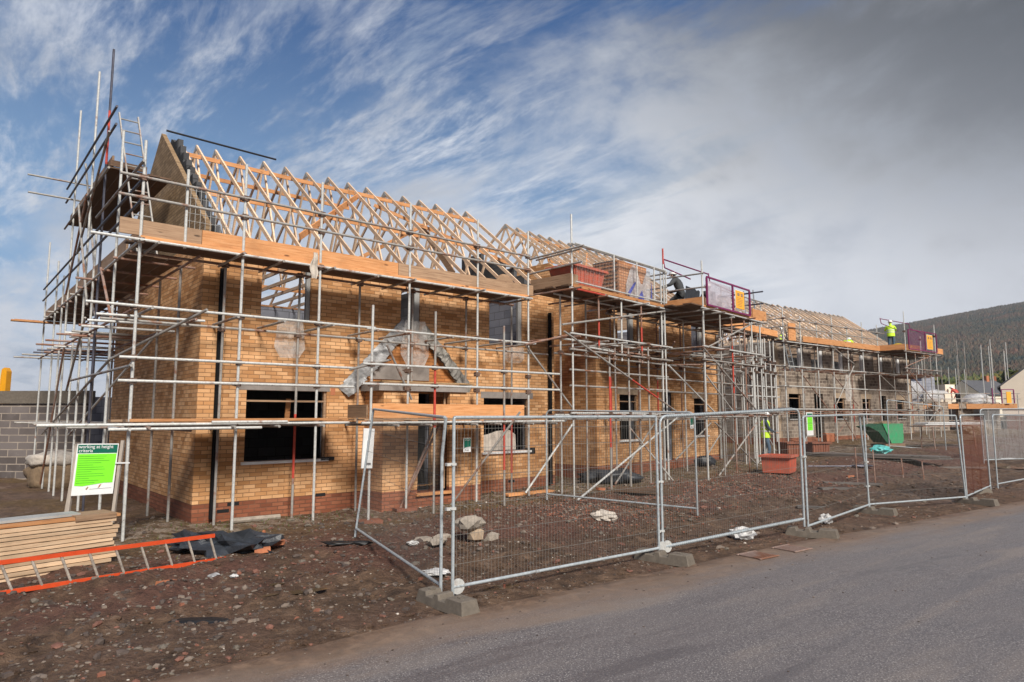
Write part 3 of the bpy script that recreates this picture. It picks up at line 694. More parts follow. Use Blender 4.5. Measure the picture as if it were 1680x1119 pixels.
w.wall(.15, DC - .1, ZPC, ZEC, LC, LC - .15, [], side=True, botf=False); w.wall(0, LC, ZPC, ZEC, DC, DC - .1, [], botf=False)
mk('stone_wall', w, 'stoneblock', HC)
w = MB(); w.wall(0, LC, .0, ZPC, 0, .15, [(3.42, 4.3, .74, .8), (10.5, 11.3, .74, .8)], topf=False); w.wall(.15, DC - .1, 0, ZPC, 0, .15, [], side=True, topf=False); mk('plinth', w, 'redbrick', HC)
for i, x in enumerate((0, LC - .30)):
    w = MB(); zz_ = ZPC
    for k in range(13):
        ww = .30 if k % 2 else .42
        x0 = x if i == 0 else LC - ww
        w.box(x0 - (.006 if i == 0 else 0), -.006, zz_ + .004, x0 + ww, .10, zz_ + .335); zz_ += .34
    mk('quoin', w, 'stonelt', HC)
for o in opC[:6]:
    if o[2] > 1: window(HC, o[0], o[1], o[2], o[3], y=.06); 
    if o[2] > 1: w = MB(); w.box(o[0] - .12, -.006, o[3] + .002, o[1] + .12, .14, o[3] + .26); mk('lintel', w, 'stonelt', HC)
for a, b_ in upC:
    w = MB(); w.box(b_ - .26, .05, 4.12, b_ - .01, .14, 5.19); mk('cavity_closer', w, 'whitepvc', HC)
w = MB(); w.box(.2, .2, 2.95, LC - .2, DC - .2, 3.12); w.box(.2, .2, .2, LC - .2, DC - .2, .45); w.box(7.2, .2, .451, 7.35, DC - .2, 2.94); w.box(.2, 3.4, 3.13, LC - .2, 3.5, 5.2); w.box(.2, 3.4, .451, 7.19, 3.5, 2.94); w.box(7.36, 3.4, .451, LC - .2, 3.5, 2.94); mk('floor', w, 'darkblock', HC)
wood('trusspale', (.80, .60, .44), (.88, .70, .54), (.66, .46, .32))
add_trusses(HC, [.1 + .57 * i for i in range(13)], DC, ZEC + .05, ZTC, 'trusspale')
add_trusses(HC, [7.75 + .57 * i for i in range(13)], DC, ZEC + .05, ZTC, 'trusspale')
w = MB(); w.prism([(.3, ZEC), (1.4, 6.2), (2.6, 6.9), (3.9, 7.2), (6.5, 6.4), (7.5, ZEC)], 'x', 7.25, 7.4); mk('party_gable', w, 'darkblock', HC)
for x0 in (.1, 7.75):
    for y_, z_ in ((1.2, 6.05), (2.4, 6.95), (3.3, 7.75), (1.9, 5.6), (4.6, 7.6), (6.2, 6.2), (1.0, 5.45), (2.9, 5.45), (3.6, 6.3)): longboard(HC, x0, x0 + 6.9, y_, z_, .12, .03, 'trusspale')
    for k in range(3): longboard(HC, x0 + k * 2.3, x0 + k * 2.3 + 2.2, .9, 5.9, .14, .03, 'trusspale', tilt=(3.4, 7.8))

# ------------------------------------------------------------------ scaffolding
TR = .0242
cp = MB(); cp.box(-.05, -.046, -.046, .05, .046, .046); cp.box(-.036, .046, -.034, .036, .088, .034); cp.tube((.055, .03, 0), (.115, .03, .02), .012, 6); cp.tube((-.045, -.02, 0), (-.09, -.03, -.02), .011, 6)
cpm = cp.mesh('coupler'); cpm.materials.append(MATS['clamp'])
class Scaff:
    def __init__(s, root, F): s.root = root; s.F = F; s.nc = 0; s.extra = MB(); s.std = []
    def tube(s, name, p, q, mat='galv', r=TR, red=None):
        d = Vector(q) - Vector(p); m_ = MB(); n = 9
        P0 = Vector(p); c = (0, 0, 0)
        if red:
            a, b_ = red; D = Vector(q) - P0
            for t0, t1, mi in ((0, a, 0), (a, b_, 1), (b_, 1, 0)):
                if t1 > t0: m_.tube(D * t0, D * t1, r, n, mi)
            mats = [mat, 'redpaint']
        else: m_.tube((0, 0, 0), Vector(q) - P0, r, n); mats = [mat]
        return mk(name, m_, mats, s.root, smooth=False, loc=tuple(p))
    def std_(s, x, d, z0, z1, mat='galv', red=None, plate=True):
        if z0 is None:
            wx, wy, _ = wpt(s.F, x, d); z0 = gh(wx, wy) - .02
        o = s.tube('standard', (x, -d, z0), (x + random.uniform(-.015, .015), -d, z1), mat, red=red)
        s.std.append((x, d, z0, z1, o)); return o
    def led(s, x0, x1, d, z, mat='galv', name='ledger', red=None, dz=0):
        return s.tube(name, (x0, -d, z), (x1, -d, z + dz), mat, red=red)
    def tran(s, x, d0, d1, z, mat='galvold', name='transom'):
        return s.tube(name, (x, -d0, z), (x, -d1, z), mat)
    def clamp(s, x, d, z):
        best = None
        for st in s.std:
            if abs(st[0] - x) < .08 and abs(st[1] - d) < .1 and st[2] - .05 < z < st[3] + .1: best = st
        if best is None: return
        if s.nc < 96:
            s.nc += 1; o = mk('coupler', cpm, None, best[4]); o.location = (x - best[0], -(d) + best[1] - .0, z - best[2]); o.rotation_euler = (0, 0, random.uniform(-.4, .4) + random.choice((0, 1.57)))
        else: s.extra.box(x - .045, -d - .06, z - .04, x + .045, -d + .05, z + .04)
    def finish(s):
        if s.extra.f: o = mk('coupler', s.extra, 'clamp', s.root); o['kind'] = 'stuff'
    def deck(s, x0, x1, d0, d1, z, along='x', mat='plankdark', n=4, L=3.9, name='deck_board'):
        wd = (d1 - d0) / n
        for i in range(n):
            x = x0 - random.uniform(0, .25) * (i % 2)
            while x < x1 - .05:
                e = min(x + L, x1); m_ = MB()
                if along == 'x': m_.box(x + .004, -d0 - wd * (i + 1) + .006, z + random.uniform(0, .008), e - .004, -d0 - wd * i - .006, z + .038)
                else: m_.box(d0 + wd * i + .006, x + .004, z + random.uniform(0, .008), d0 + wd * (i + 1) - .006, e - .004, z + .038)
                mk(name, m_, mat, s.root); x = e
    def toe(s, p, q, z, h=.225, mat='timber', name='toe_board'):
        m_ = MB(); m_.bar((p[0], p[1], z + h / 2), (q[0], q[1], z + h / 2), .038, h); return mk(name, m_, mat, s.root)

GRP = 'tube scaffolds round the house shells'
SA_ = Scaff(thing('scaffold', 'tall tube scaffold wrapped round the front and gable of the nearest brick house', 'scaffold', (FA[0], FA[1], 0), FA[2], GRP), FA)
s = SA_
outer = [(-1.29, 'galv', None), (.35, 'galv', None), (1.81, 'galv', None), (3.81, 'galv', None), (5.63, 'galv', None), (7.2, 'galv', None)]
for x, mt, rd_ in outer: s.std_(x, 1.1, None, 6.43, mt, rd_)
s.std_(-.62, 1.08, 4.72, 6.1, 'galv')
for x, rd_ in ((.3, None), (1.74, (.16, .42)), (3.09, None), (4.4, (.3, .5)), (5.9, None), (7.35, (.1, .4))): s.std_(x, .3, None, 4.7, 'galvold', rd_)
s.std_(2.5, 1.92, None, 3.98, 'galv'); s.std_(3.93, 1.92, None, 4.0, 'galvold', (.42, .72)); s.std_(5.75, 1.92, None, 3.86, 'galvold', (.2, .48))
for z, mt in ((5.79, 'galvold'), (5.45, 'galvold')): s.led(-1.65, 7.25, 1.14, z, mt, 'guard_rail')
s.led(-2.0, 3.1, 1.15, 4.745); s.led(3.0, 7.3, 1.15, 4.745); s.led(-1.3, 7.4, .33, 4.7, 'rusty')
s.led(-2.0, 3.0, 1.15, 3.66); s.led(2.8, 7.4, 1.15, 3.64); s.led(-1.5, 3.4, .33, 3.52, 'galvold'); s.led(3.2, 8.6, .33, 3.5, 'galvold')
for z in (2.83, 2.46): s.led(-1.5, 2.55, 1.15, z); s.led(2.3, 7.4, 1.96, z + .03)
s.led(-2.5, 2.6, 1.15, 1.77); s.led(-1.2, 2.2, .33, 1.73, 'galvold'); s.led(2.3, 7.6, 1.96, 1.77); s.led(2.4, 8.0, 1.12, 1.73, 'galvold')
s.led(-1.6, .75, 1.22, 1.70, 'galv'); s.led(-.1, 1.2, 1.25, 1.80)
for z in (4.70, 3.60, 1.72):
    for x in (-1.1, .2, 1.0, 1.9, 3.0, 3.75, 4.8, 5.5, 6.4, 7.1): s.tran(x + random.uniform(-.05, .05), .12 if z > 4 else .02, 1.1 + random.uniform(.14, .42) if x < 2.4 or z > 3 else 2.15, z - .0)
for z in (5.79, 5.45, 4.745, 3.65, 2.83, 2.46, 1.77):
    for x, _, _ in outer: s.clamp(x, 1.1, z)
for z in (2.86, 2.49, 1.77):
    for x in (2.5, 3.93, 5.75): s.clamp(x, 1.92, z)
for z in (4.7, 3.5): 
    for x in (.3, 1.74, 3.09, 4.4, 5.9): s.clamp(x, .3, z)
s.deck(-1.3, 7.2, .3, 1.1, 4.78, n=4); s.deck(-1.35, 2.5, .32, 1.1, 1.81, n=3, mat='oldtimber'); s.deck(2.45, 6.6, 1.05, 1.9, 1.81, n=4, mat='oldtimber')
x = -1.6
for L_, mt in ((1.25, 'oldtimber'), (3.9, 'timber'), (2.1, 'oldtimber'), (1.75, 'oldtimber')):
    s.toe((x, -1.065), (x + L_ - .01, -1.065), 4.83, .26, mt); x += L_
m_ = MB(); m_.box(-1.3, -1.13, 4.775, 7.2, -1.105, 4.825); mk('deck_edge', m_, 'timber', s.root)
s.toe((2.55, -1.88), (6.35, -1.88), 1.86, .27, 'timber'); s.toe((2.5, -1.05), (2.5, -1.8), 1.86, .25, 'oldtimber'); s.toe((-1.3, -1.125), (2.45, -1.125), 1.815, .045, 'timber')
# gable side
GN = 1.27
for v_, z1 in ((1.0, 7.3), (2.65, 9.66), (4.3, 9.83), (6.85, 9.8), (9.05, 6.2), (11.4, 7.2)): s.tube('standard', (-GN, v_, -.35 if v_ > 3 else -.1), (-GN, v_, z1), 'galv' if v_ != 2.65 else 'darktube', red=(.74, .86) if v_ == 2.65 else None)
for v_ in (.35, 1.85, 4.0, 6.3, 8.8): s.tube('standard', (-.3, v_, -.3), (-.3, v_, 4.7), 'galvold')
for z0, a, b_, mt in ((7.98, 1.55, 8.0, 'darktube'), (7.6, 1.5, 8.0, 'darktube'), (6.86, 2.0, 7.9, 'galvold'), (5.75, -1.1, 11.6, 'darktube'), (5.40, -1.1, 11.6, 'darktube'), (4.72, -1.3, 11.6, 'galv'), (3.62, -1.1, 11.6, 'rusty'), (1.70, -1.3, 11.8, 'galv')):
    s.tube('guard_rail' if z0 > 5 and z0 != 6.86 else 'ledger', (-GN - .05, a, z0), (-GN - .05, b_, z0 + (.0)), mt)
for z0 in (4.66, 3.56, 1.66):
    s.tube('ledger', (-.33, -.9, z0), (-.33, 11.2, z0), 'rusty')
    for k, v_ in enumerate((.4, 1.7, 2.9, 4.1, 5.2, 6.4, 7.5, 8.7, 9.9, 11.1)): s.tube('transom', (-GN - random.uniform(.2, .75) * (1 if z0 < 4 else .5), v_, z0 + .05), (-.04 if v_ < 7.7 else .6, v_, z0 + .05), random.choice(('galvold', 'rusty')))
for v_ in (9.2, 10.1, 11.2): s.tube('ledger', (-1.6, v_, 3.7), (1.5, v_, 3.7), 'darktube')
for v_, z0 in ((7.7, 8.1), (7.2, 7.5)): s.tube('transom', (-GN - .95, v_, z0), (-.1, v_, z0), 'galvold')
s.deck(.3, 11.5, -GN, -.3, 4.78, along='y', n=4); s.deck(2.2, 7.7, -GN, -.12, 6.92, along='y', n=5)
s.toe((-GN + .05, .3), (-GN + .05, 4.2), 4.83, .25, 'oldtimber'); s.toe((-GN + .05, 4.2), (-GN + .05, 11.5), 4.83, .25, 'oldtimber')
s.toe((-GN + .05, 2.2), (-GN + .05, 7.7), 6.97, .22, 'oldtimber'); s.toe((-GN, 2.2), (-.6, 2.2), 6.97, .12, 'plankdark')
m_ = MB(); m_.box(-2.1, 11.0, 4.66, -.9, 11.25, 4.70); m_.box(-2.0, 11.3, 4.71, -.9, 11.52, 4.75); mk('deck_board', m_, 'timber', s.root)
for a in ([-1.25, -5.26, 1.47, -0.35, -1.61, 3.55], [-1.3, -9.6, 1.4, -1.3, -0.77, 2.92], [-1.3, -0.77, 2.92, -0.3, 1.38, 3.67], [-1.36, -5.08, 5.66, -1.36, -1.96, 7.59], [-1.36, -3.33, 3.96, -1.36, -5.24, 2.47],
          [-1.36, -3.2, 4.2, -1.36, -5.4, 6.9], [-1.0, -6.2, 5.2, -1.2, -3.08, 3.94]):
    s.tube('brace', (a[0], -a[1], a[2]), (a[3], -a[4], a[5]), 'galv' if a[0] == -1.25 else 'galvold')
for a, mt in (([2.08, 1.9, 2.75, 3.38, 1.1, 3.04], 'galvold'), ([3.18, 1.3, 3.32, 3.97, 1.0, 2.24], 'galvold'), ([7.08, 1.15, 3.59, 8.45, 1.5, 1.94], 'galvold'), ([5.96, 2.2, 1.98, 4.94, 1.0, -.1], 'galvold'), ([4.41, 1.2, 1.66, 3.78, .9, -.05], 'rusty'), ([4.5, 1.25, 1.7, 3.9, .95, .2], 'rusty')):
    s.tube('brace', (a[0], -a[1], a[2]), (a[3], -a[4], a[5]), mt)
for k in range(9):
    v_ = -.6 + k * .95; z0 = random.choice((3.55, 3.66, 3.8)); s.tube('transom', (-GN - random.uniform(.1, .5), v_, z0), (-.1, v_ + random.uniform(-.1, .1), z0 + .03), random.choice(('galvold', 'galv', 'rusty')))
for a in ((-1.34, 8.8, .1, -1.34, 6.2, 3.6), (-1.34, 6.6, 4.9, -1.34, 4.4, 6.9), (-1.34, 2.0, 4.8, -1.34, .6, 3.6), (-1.2, 3.6, 5.0, -1.25, 5.6, 8.0)):
    s.tube('brace', a[:3], a[3:], random.choice(('galvold', 'rusty')))
for v_ in (3.4, 5.6, 7.9): s.tube('standard', (-GN + .02, v_, -.3), (-GN + .02, v_, random.uniform(5.6, 6.2)), random.choice(('galvold', 'galv')))
s.tube('guard_rail', (-GN - .06, -1.2, 6.05), (-GN - .06, 3.0, 6.05), 'galvold'); s.tube('ledger', (-GN - .06, -1.2, 2.7), (-GN - .06, 5.0, 2.7), 'galvold')
s.tube('guard_rail', (0.1, 3.87, 8.66), (2.75, 3.87, 8.62), 'black')
# wire guard on the gable end of the deck
m_ = MB()
for k in range(9): m_.tube((-.35 + k * .09, -.25, 4.85), (-.35 + k * .09, -.25, 6.05), .004, 4)
for k in range(9): m_.tube((-.38, -.25, 4.86 + k * .145), (.4, -.25, 4.86 + k * .145), .004, 4)
mk('brick_guard', m_, 'galv', s.root)
s.finish()

# ---- scaffold B
SB_ = Scaff(thing('scaffold', 'dense tube scaffold with two projecting loading platforms in front of the middle brick house', 'scaffold', (FB[0], FB[1], 0), FB[2], GRP), FB)
s = SB_; ZD = 4.97
b1, b2 = 1.65, 2.55
s.std_(-3.26, b1, None, 6.75, 'galv'); s.std_(1.1, b1, None, 6.7, 'galv', (.93, 1)); s.std_(.98, b1 - .04, None, 6.1, 'galv')
for x, mt in ((-2.17, 'rusty'), (-1.15, 'galv'), (-.16, 'rusty')): s.std_(x, b1, 3.3, ZD - .05, mt, (.2, .6) if mt == 'rusty' else None)
for x in (-1.8, -.92, .05): s.std_(x, b1 + .05, None, 3.75 + .1 * x, 'galvold', (.3, .8) if x == -1.8 else None)
s.std_(1.98 - .3, b2, None, 6.3, 'galv'); s.std_(1.85, b2 - .1, None, 4.7, 'galv')
for x, z1, mt in ((2.73, ZD - .05, 'galvold'), (3.52, ZD - .05, 'rusty'), (4.44, ZD - .05, 'rusty'), (5.0, ZD - .05, 'galv'), (5.64, 4.9, 'galv')): s.std_(x, b2, None, z1, mt, (.5, .8) if x == 3.52 else None)
for x in (-2.89, -1.84, -.5, .74, 2.0, 3.4, 4.8, 6.2, 7.6): s.std_(x, 1.0, None, ZD - .05 if x < 5 else 6.4, 'galv' if x in (-2.89, 3.4) else 'galvold')
for x in (.32, 1.8, 2.93, 4.47, 6.1, 7.7): s.std_(x, .3, None, 4.9, 'rusty', (.35, .6) if x in (.32, 2.93) else None)
for x in (8.8, 9.9, 11.0): s.std_(x, .9, None, 6.3 if x < 10 else 5, 'galv'); s.std_(x, -.4, None, 5, 'galvold')
for x, d in ((6.6, 1.6), (7.6, 1.9), (8.6, 1.7)): s.std_(x, d, None, 4.6, 'galv')
for z, mt in ((ZD - .05, 'galv'), (3.83, 'galv'), (3.45, 'galvold'), (1.95, 'galv'), (1.85, 'galvold')):
    s.led(-3.4, 1.4, b1 + .05, z, mt, red=(.05, .3) if z > 4 else None); s.led(1.5, 5.8, b2 + .05, z, mt)
    s.led(-3.2, 2.8, 1.05, z - .04, mt); s.led(2.4, 8.1, 1.05, z - .03, 'galvold'); s.led(.1, 7.9, .34, z - .1, random.choice(('rusty', 'galvold')))
    s.led(7.8, 11.6, .95, z + .05, 'galvold')
for z in (2.98, 2.6): s.led(-3.3, 1.3, b1 - .05, z, 'galvold'); s.led(1.6, 8.0, 1.05, z, 'galvold'); s.led(7.8, 11.3, .95, z, 'galv')
for k in range(14):
    x = -3.3 + k * .95
    for z in (ZD - .1, 3.75, 1.9):
        s.tran(x + random.uniform(-.2, .2), .05, (b1 if x < 1.4 else b2 if x < 5.8 else 1.1) + random.uniform(.1, .5), z + random.uniform(-.04, .04), random.choice(('galvold', 'rusty', 'galv')))
for k in range(9):   # short tubes packed at the middle lift
    x = -2.6 + k * .75; z = 3.55 + random.uniform(-.12, .22); s.tube('brace', (x, -random.uniform(.8, 1.7), z), (x + random.uniform(.9, 2.0), -random.uniform(.6, 1.7), z + random.uniform(-.06, .06)), random.choice(('rusty', 'galvold', 'galv', 'rusty')))
for k in range(8):
    x = 1.8 + k * .7; z = 3.5 + random.uniform(-.15, .25); s.tube('brace', (x, -random.uniform(.9, 2.6), z), (x + random.uniform(.8, 2.0), -random.uniform(.9, 2.6), z + random.uniform(-.08, .08)), random.choice(('rusty', 'galvold', 'galv')))
for x in (6.4, 7.0, 8.2, 9.3): s.std_(x, 1.5 + .3 * math.sin(x * 3), None, random.uniform(3.8, 5.0), 'galv')
for a in ([-3.71, 1.7, 4.0, 1.97, 1.7, 5.02], [-3.7, 1.75, 3.84, 1.46, 1.75, 2.0], [1.49, 2.6, 3.8, 5.01, 2.6, 2.05], [1.07, 1.75, 3.3, 3.65, 1.9, 1.93], [1.73, 2.62, 3.8, 4.92, 2.62, 4.8], [3.85, 1.4, 3.29, 6.07, 1.4, 1.95],
          [-3.73, 2.1, .03, 2.89, 1.3, 2.05], [.19, 1.0, 1.54, .81, 2.1, -.05], [-4.11, .9, .13, -2.68, 1.2, 1.7], [2.63, 2.4, .15, 5.0, 2.6, 1.65], [2.29, 2.5, 1.69, 5.95, 2.2, .23], [3.4, .6, .49, 5.3, .9, 1.63], [5.41, .6, .45, 6.31, .8, 1.3],
          [-4.9, 1.6, 3.45, -3.1, 1.6, 3.85], [2.11, 1.2, 3.79, 1.73, 1.6, 4.04], [-.9, 1.2, .1, 1.6, 1.2, 2.0], [6.5, 1.0, 3.7, 8.9, 1.0, 2.0], [9.0, .9, 1.9, 10.8, .9, .5], [8.2, .9, 3.6, 10.6, .9, 2.0]):
    s.tube('brace', (a[0], -a[1], a[2]), (a[3], -a[4], a[5]), random.choice(('galvold', 'galv', 'rusty')), red=(.55, .8) if a[0] == -3.7 else None)
# loading bay guard rails
s.tube('guard_rail', (-3.3, -.35, 5.83), (-3.3, -2.05, 5.9), 'galvold'); s.tube('guard_rail', (-3.3, -.35, 5.45), (-3.3, -2.0, 5.52), 'galvold'); s.tube('guard_rail', (-3.22, -.5, 5.8), (-3.22, -1.9, 5.86), 'galvold')
s.led(-3.3, 1.2, b1 + .05, 6.0, 'galvold', 'guard_rail')
for z in (5.95, 5.55): s.tube('guard_rail', (1.1, -.4, z), (1.1, -b1 - .1, z), 'galvold'); s.tube('guard_rail', (1.68, -.9, z), (1.68, -b2 - .05, z - .02), 'galvold'); s.tube('guard_rail', (5.8, -.9, z), (5.8, -b2 - .1, z), 'darktube')
for z in (6.25, 5.85): s.led(6.1, 11.0, 1.05, z, 'galvold', 'guard_rail')
for st in list(s.std):
    for z in (ZD - .05, 3.83, 1.95, 3.45): s.clamp(st[0], st[1], z)
s.deck(-3.3, 1.2, .3, b1, ZD, n=6); s.deck(1.2, 5.8, .3, b2, ZD, n=8); s.deck(5.8, 11.2, .3, 1.05, ZD, n=4); s.deck(.0, 2.4, .3, 1.0, 3.62, n=3)
s.toe((-3.3, -.4), (-3.3, -b1 - .02), ZD + .045, .27, 'oldtimber'); s.toe((-3.3, -b1 + .02), (-3.0, -b1 + .02), ZD + .045, .27, 'oldtimber')
m_ = MB(); m_.box(-3.25, -b1 - .045, ZD - .01, 1.2, -b1 - .01, ZD + .07); mk('toe_board', m_, 'timber', s.root)
s.toe((1.15, -.7), (1.15, -b1), ZD + .045, .24, 'oldtimber'); s.toe((1.68, -1.0), (1.68, -b2), ZD + .045, .24, 'timber'); s.toe((1.72, -b2 + .03), (2.9, -b2 + .03), ZD + .045, .24, 'oldtimber')
m_ = MB(); m_.box(1.7, -b2 - .03, ZD - .01, 5.8, -b2 - .005, ZD + .05); mk('toe_board', m_, 'timber', s.root)
s.toe((5.1, -b2), (6.2, -b2), ZD + .045, .3, 'timber'); s.toe((5.8, -b2 + .1), (5.8, -1.1), ZD + .045, .24, 'timber'); s.toe((5.8, -1.05), (11.1, -1.05), ZD + .045, .24, 'timber')
# mesh gates of the first platform
for x in (-1.65, -.5, .55):
    pass
m_ = MB(); m_.tube((-3.2, -b1 - .07, ZD + .12), (1.1, -b1 - .07, ZD + .12), .02, 6); m_.tube((-3.2, -b1 - .07, 6.03), (1.1, -b1 - .07, 6.03), .02, 6)
for x in (-1.55, -.45, .45, 1.1): m_.tube((x, -b1 - .07, ZD + .12), (x, -b1 - .07, 6.03), .022, 6)
g_ = mk('loading_gate', m_, 'galv', s.root)
m_ = MB(); k = 0
for i in range(66): m_.tube((-3.2 + i * .065, -b1 - .085, ZD + .12), (-3.2 + i * .065, -b1 - .085, 5.85), .0022, 3, caps=False)
for i in range(8): m_.tube((-3.2, -b1 - .085, ZD + .16 + i * .1), (1.1, -b1 - .085, ZD + .16 + i * .1), .0022, 3, caps=False)
mk('wire_mesh', m_, 'galv', g_)
# purple gate of the second platform
def purple_gate(root, x0, x1, d, z0, z1, label, hoop=True, sheet=True):
    m_ = MB(); pr = .022
    for z in (z0, z1): m_.bar((x0, -d, z), (x1, -d, z), .045, .045)
    for x in (x0, lerp(x0, x1, .58), x1): m_.bar((x, -d, z0 + .024), (x, -d, z1 - .024), .045, .06)
    if hoop:
        m_.path([(x0, -d + .5, z1), (x0 - .05, -d + 1.3, z1 + .45), (x0 - .05, -d + 1.35, z1 + .75)], pr, 6)
        m_.path([(x1, -d + .5, z1), (x1 - .05, -d + 1.3, z1 + .45), (x1 - .05, -d + 1.35, z1 + .75)], pr, 6)
        m_.tube((x0 - .05, -d + 1.35, z1 + .72), (x1 - .05, -d + 1.35, z1 + .72), pr, 6)
    g = mk('loading_gate', m_, 'purple', root, label=label)
    m_ = MB(); a, b_ = lerp(x0, x1, .62), lerp(x0, x1, .82); m_.box(a, -d - .05, z0 + .12, b_, -d - .035, z1 - .14); sg = mk('warning_sign', m_, 'orangesign', g)
    m_ = MB(); W_ = b_ - a; H_ = z1 - z0 - .26; zt = z1 - .14
    m_.box(a - .02, -d - .034, z0 + .10, b_ + .02, -d - .03, z1 - .12, 0)
    mk('sign_border', m_, 'whitesign', sg)
    m_ = MB()
    for i in range(6): m_.box(a + W_ * .14, -d - .054, zt - H_ * (.42 + i * .09), b_ - W_ * random.uniform(.14, .4), -d - .051, zt - H_ * (.40 + i * .09))
    m_.box(a + W_ * .16, -d - .054, zt - H_ * .30, a + W_ * .42, -d - .051, zt - H_ * .12); m_.box(a + W_ * .58, -d - .054, zt - H_ * .30, a + W_ * .84, -d - .051, zt - H_ * .12)
    mk('sign_print', m_, 'oldtimber', sg)
    m_ = MB(); m_.box(lerp(x0, x1, .03), -d + .03, z0 + .03, lerp(x0, x1, .56), -d + .034, z1 - .08); mk('mesh_infill', m_, 'lilacsheet' if sheet else 'purplenet', g)
    m_ = MB(); m_.box(lerp(x0, x1, .84), -d + .03, z0 + .03, lerp(x0, x1, .97), -d + .034, z1 - .2); mk('mesh_infill', m_, 'greynet', g)
    return g
purple_gate(s.root, 1.80, 4.75, b2 + .08, ZD + .06, 5.84, 'purple framed gate with an orange warning sign')
s.finish()

# ---- scaffold C
SC_ = Scaff(thing('scaffold', 'long tube scaffold along the stone-block terrace, purple gated platform at its far end', 'scaffold', (FC[0], FC[1], 0), FC[2], GRP), FC)
s = SC_; ZC = 5.24
xo = [-1.0, .44, 1.9, 3.36, 4.86, 6.46, 8.16, 13.6]
for x in xo: s.std_(x, 1.1, None, 6.55 + random.uniform(-.2, .25), 'galv')
for x in (9.9, 11.6): s.std_(x, 1.1, None, ZC, 'galvold')
for x in (.3, 1.9, 3.0, 4.7, 6.7, 8.1, 9.7, 11.7, 13.8): s.std_(x, .35, None, ZC - .05, random.choice(('rusty', 'galvold')), (.2, .4) if random.random() < .4 else None)
s.std_(8.6, 2.3, None, 7.3, 'galv'); s.std_(12.4, 2.3, None, 6.9, 'galv')
for x in (9.7, 10.8, 11.6): s.std_(x, 2.3, None, ZC, 'galvold')
for v_ in (1.5, 3.2, 5.0): s.tube('standard', (-1.0, v_, .3), (-1.0, v_, 6.3), 'galv'); s.tube('standard', (-.35, v_ - .3, .3), (-.35, v_ - .3, 5.1), 'galvold')
for z, a, b_ in ((6.25, -1.05, 8.9), (5.88, -.6, 8.9)): s.led(a, b_, 1.15, z, 'galvold', 'guard_rail')
for z in (ZC - .05, 4.08, 3.18, 2.15): s.led(-1.2, 7.0, 1.15, z, 'galv'); s.led(6.6, 14.4, 1.15, z, 'galvold')
for z in (4.0, 2.05, 1.95): s.led(0, 14.4, .38, z, 'rusty')
for z in (4.3, 3.0, 2.1, ZC - .05): s.led(8.3, 12.9, 2.35, z, 'galvold')
for z in (6.25, 5.88, ZC - .05, 4.08, 3.18, 2.2): s.tube('ledger', (-1.05, -1.3, z), (-1.05, 5.4, z), 'galvold')
for x in [.2 + .75 * i for i in range(19)]:
    for z in (ZC - .1, 4.0, 2.1): s.tran(x + random.uniform(-.1, .1), .05, 1.1 + random.uniform(.1, .45) if x < 8.5 or x > 12.6 else 2.5, z, random.choice(('galvold', 'rusty')))
for a in ([3.0, 1.2, 5.25, 5.22, 1.2, 4.46], [.21, 1.1, 3.92, 2.69, 1.1, 2.12], [3.06, 1.1, 3.95, 5.64, 1.1, 2.34], [7.98, 1.1, 4.11, 11.98, 1.1, 2.4], [3.34, 1.1, 2.43, 5.29, 1.1, .6], [5.11, .6, 1.4, 4.03, .6, .65], [2.25, .6, 1.47, 1.27, .6, .7],
          [5.0, 1.3, 4.32, 3.04, 1.3, 2.38], [8.48, 2.3, 4.38, 12.48, 2.3, 5.28], [8.41, 2.3, 4.35, 12.24, 2.3, 2.35], [12.58, 2.3, 2.39, 10.63, 2.3, 1.37], [11.42, 1.2, 3.65, 14.14, 1.2, 2.16], [-1.1, -3, 3.9, -1.1, .8, 2.2]):
    s.tube('brace', (a[0], -a[1], a[2]), (a[3], -a[4], a[5]), random.choice(('galvold', 'rusty')))
for st in list(s.std):
    for z in (6.25, ZC - .05, 4.08, 2.15): s.clamp(st[0], st[1], z)
s.deck(-1.1, 8.3, .3, 1.1, ZC, n=4); s.deck(8.3, 12.7, .3, 2.3, ZC, n=7); s.deck(12.7, 14.6, .3, 1.1, ZC, n=4); s.deck(7.9, 14, .4, 1.1, 4.12, n=3)
s.toe((.6, -1.12), (8.3, -1.12), ZC + .04, .27, 'timber'); s.toe((8.35, -1.1), (8.5, -2.3), ZC + .04, .3, 'timber'); s.toe((12.6, -2.3), (13.4, -2.3), ZC + .04, .3, 'timber')
s.toe((8.6, -2.28), (10.4, -2.28), ZC + .04, .3, 'timber'); s.toe((12.7, -1.1), (14.6, -1.1), ZC + .04, .25, 'timber')
m_ = MB(); m_.box(-.55, -1.1, ZC + .04, .05, -1.06, ZC + .85); mk('end_board', m_, 'timber', s.root)
purple_gate(s.root, 8.75, 12.3, 2.42, ZC + .08, 6.35, 'purple framed gate at the far platform', sheet=False)
s.finish()

exec_marker = True
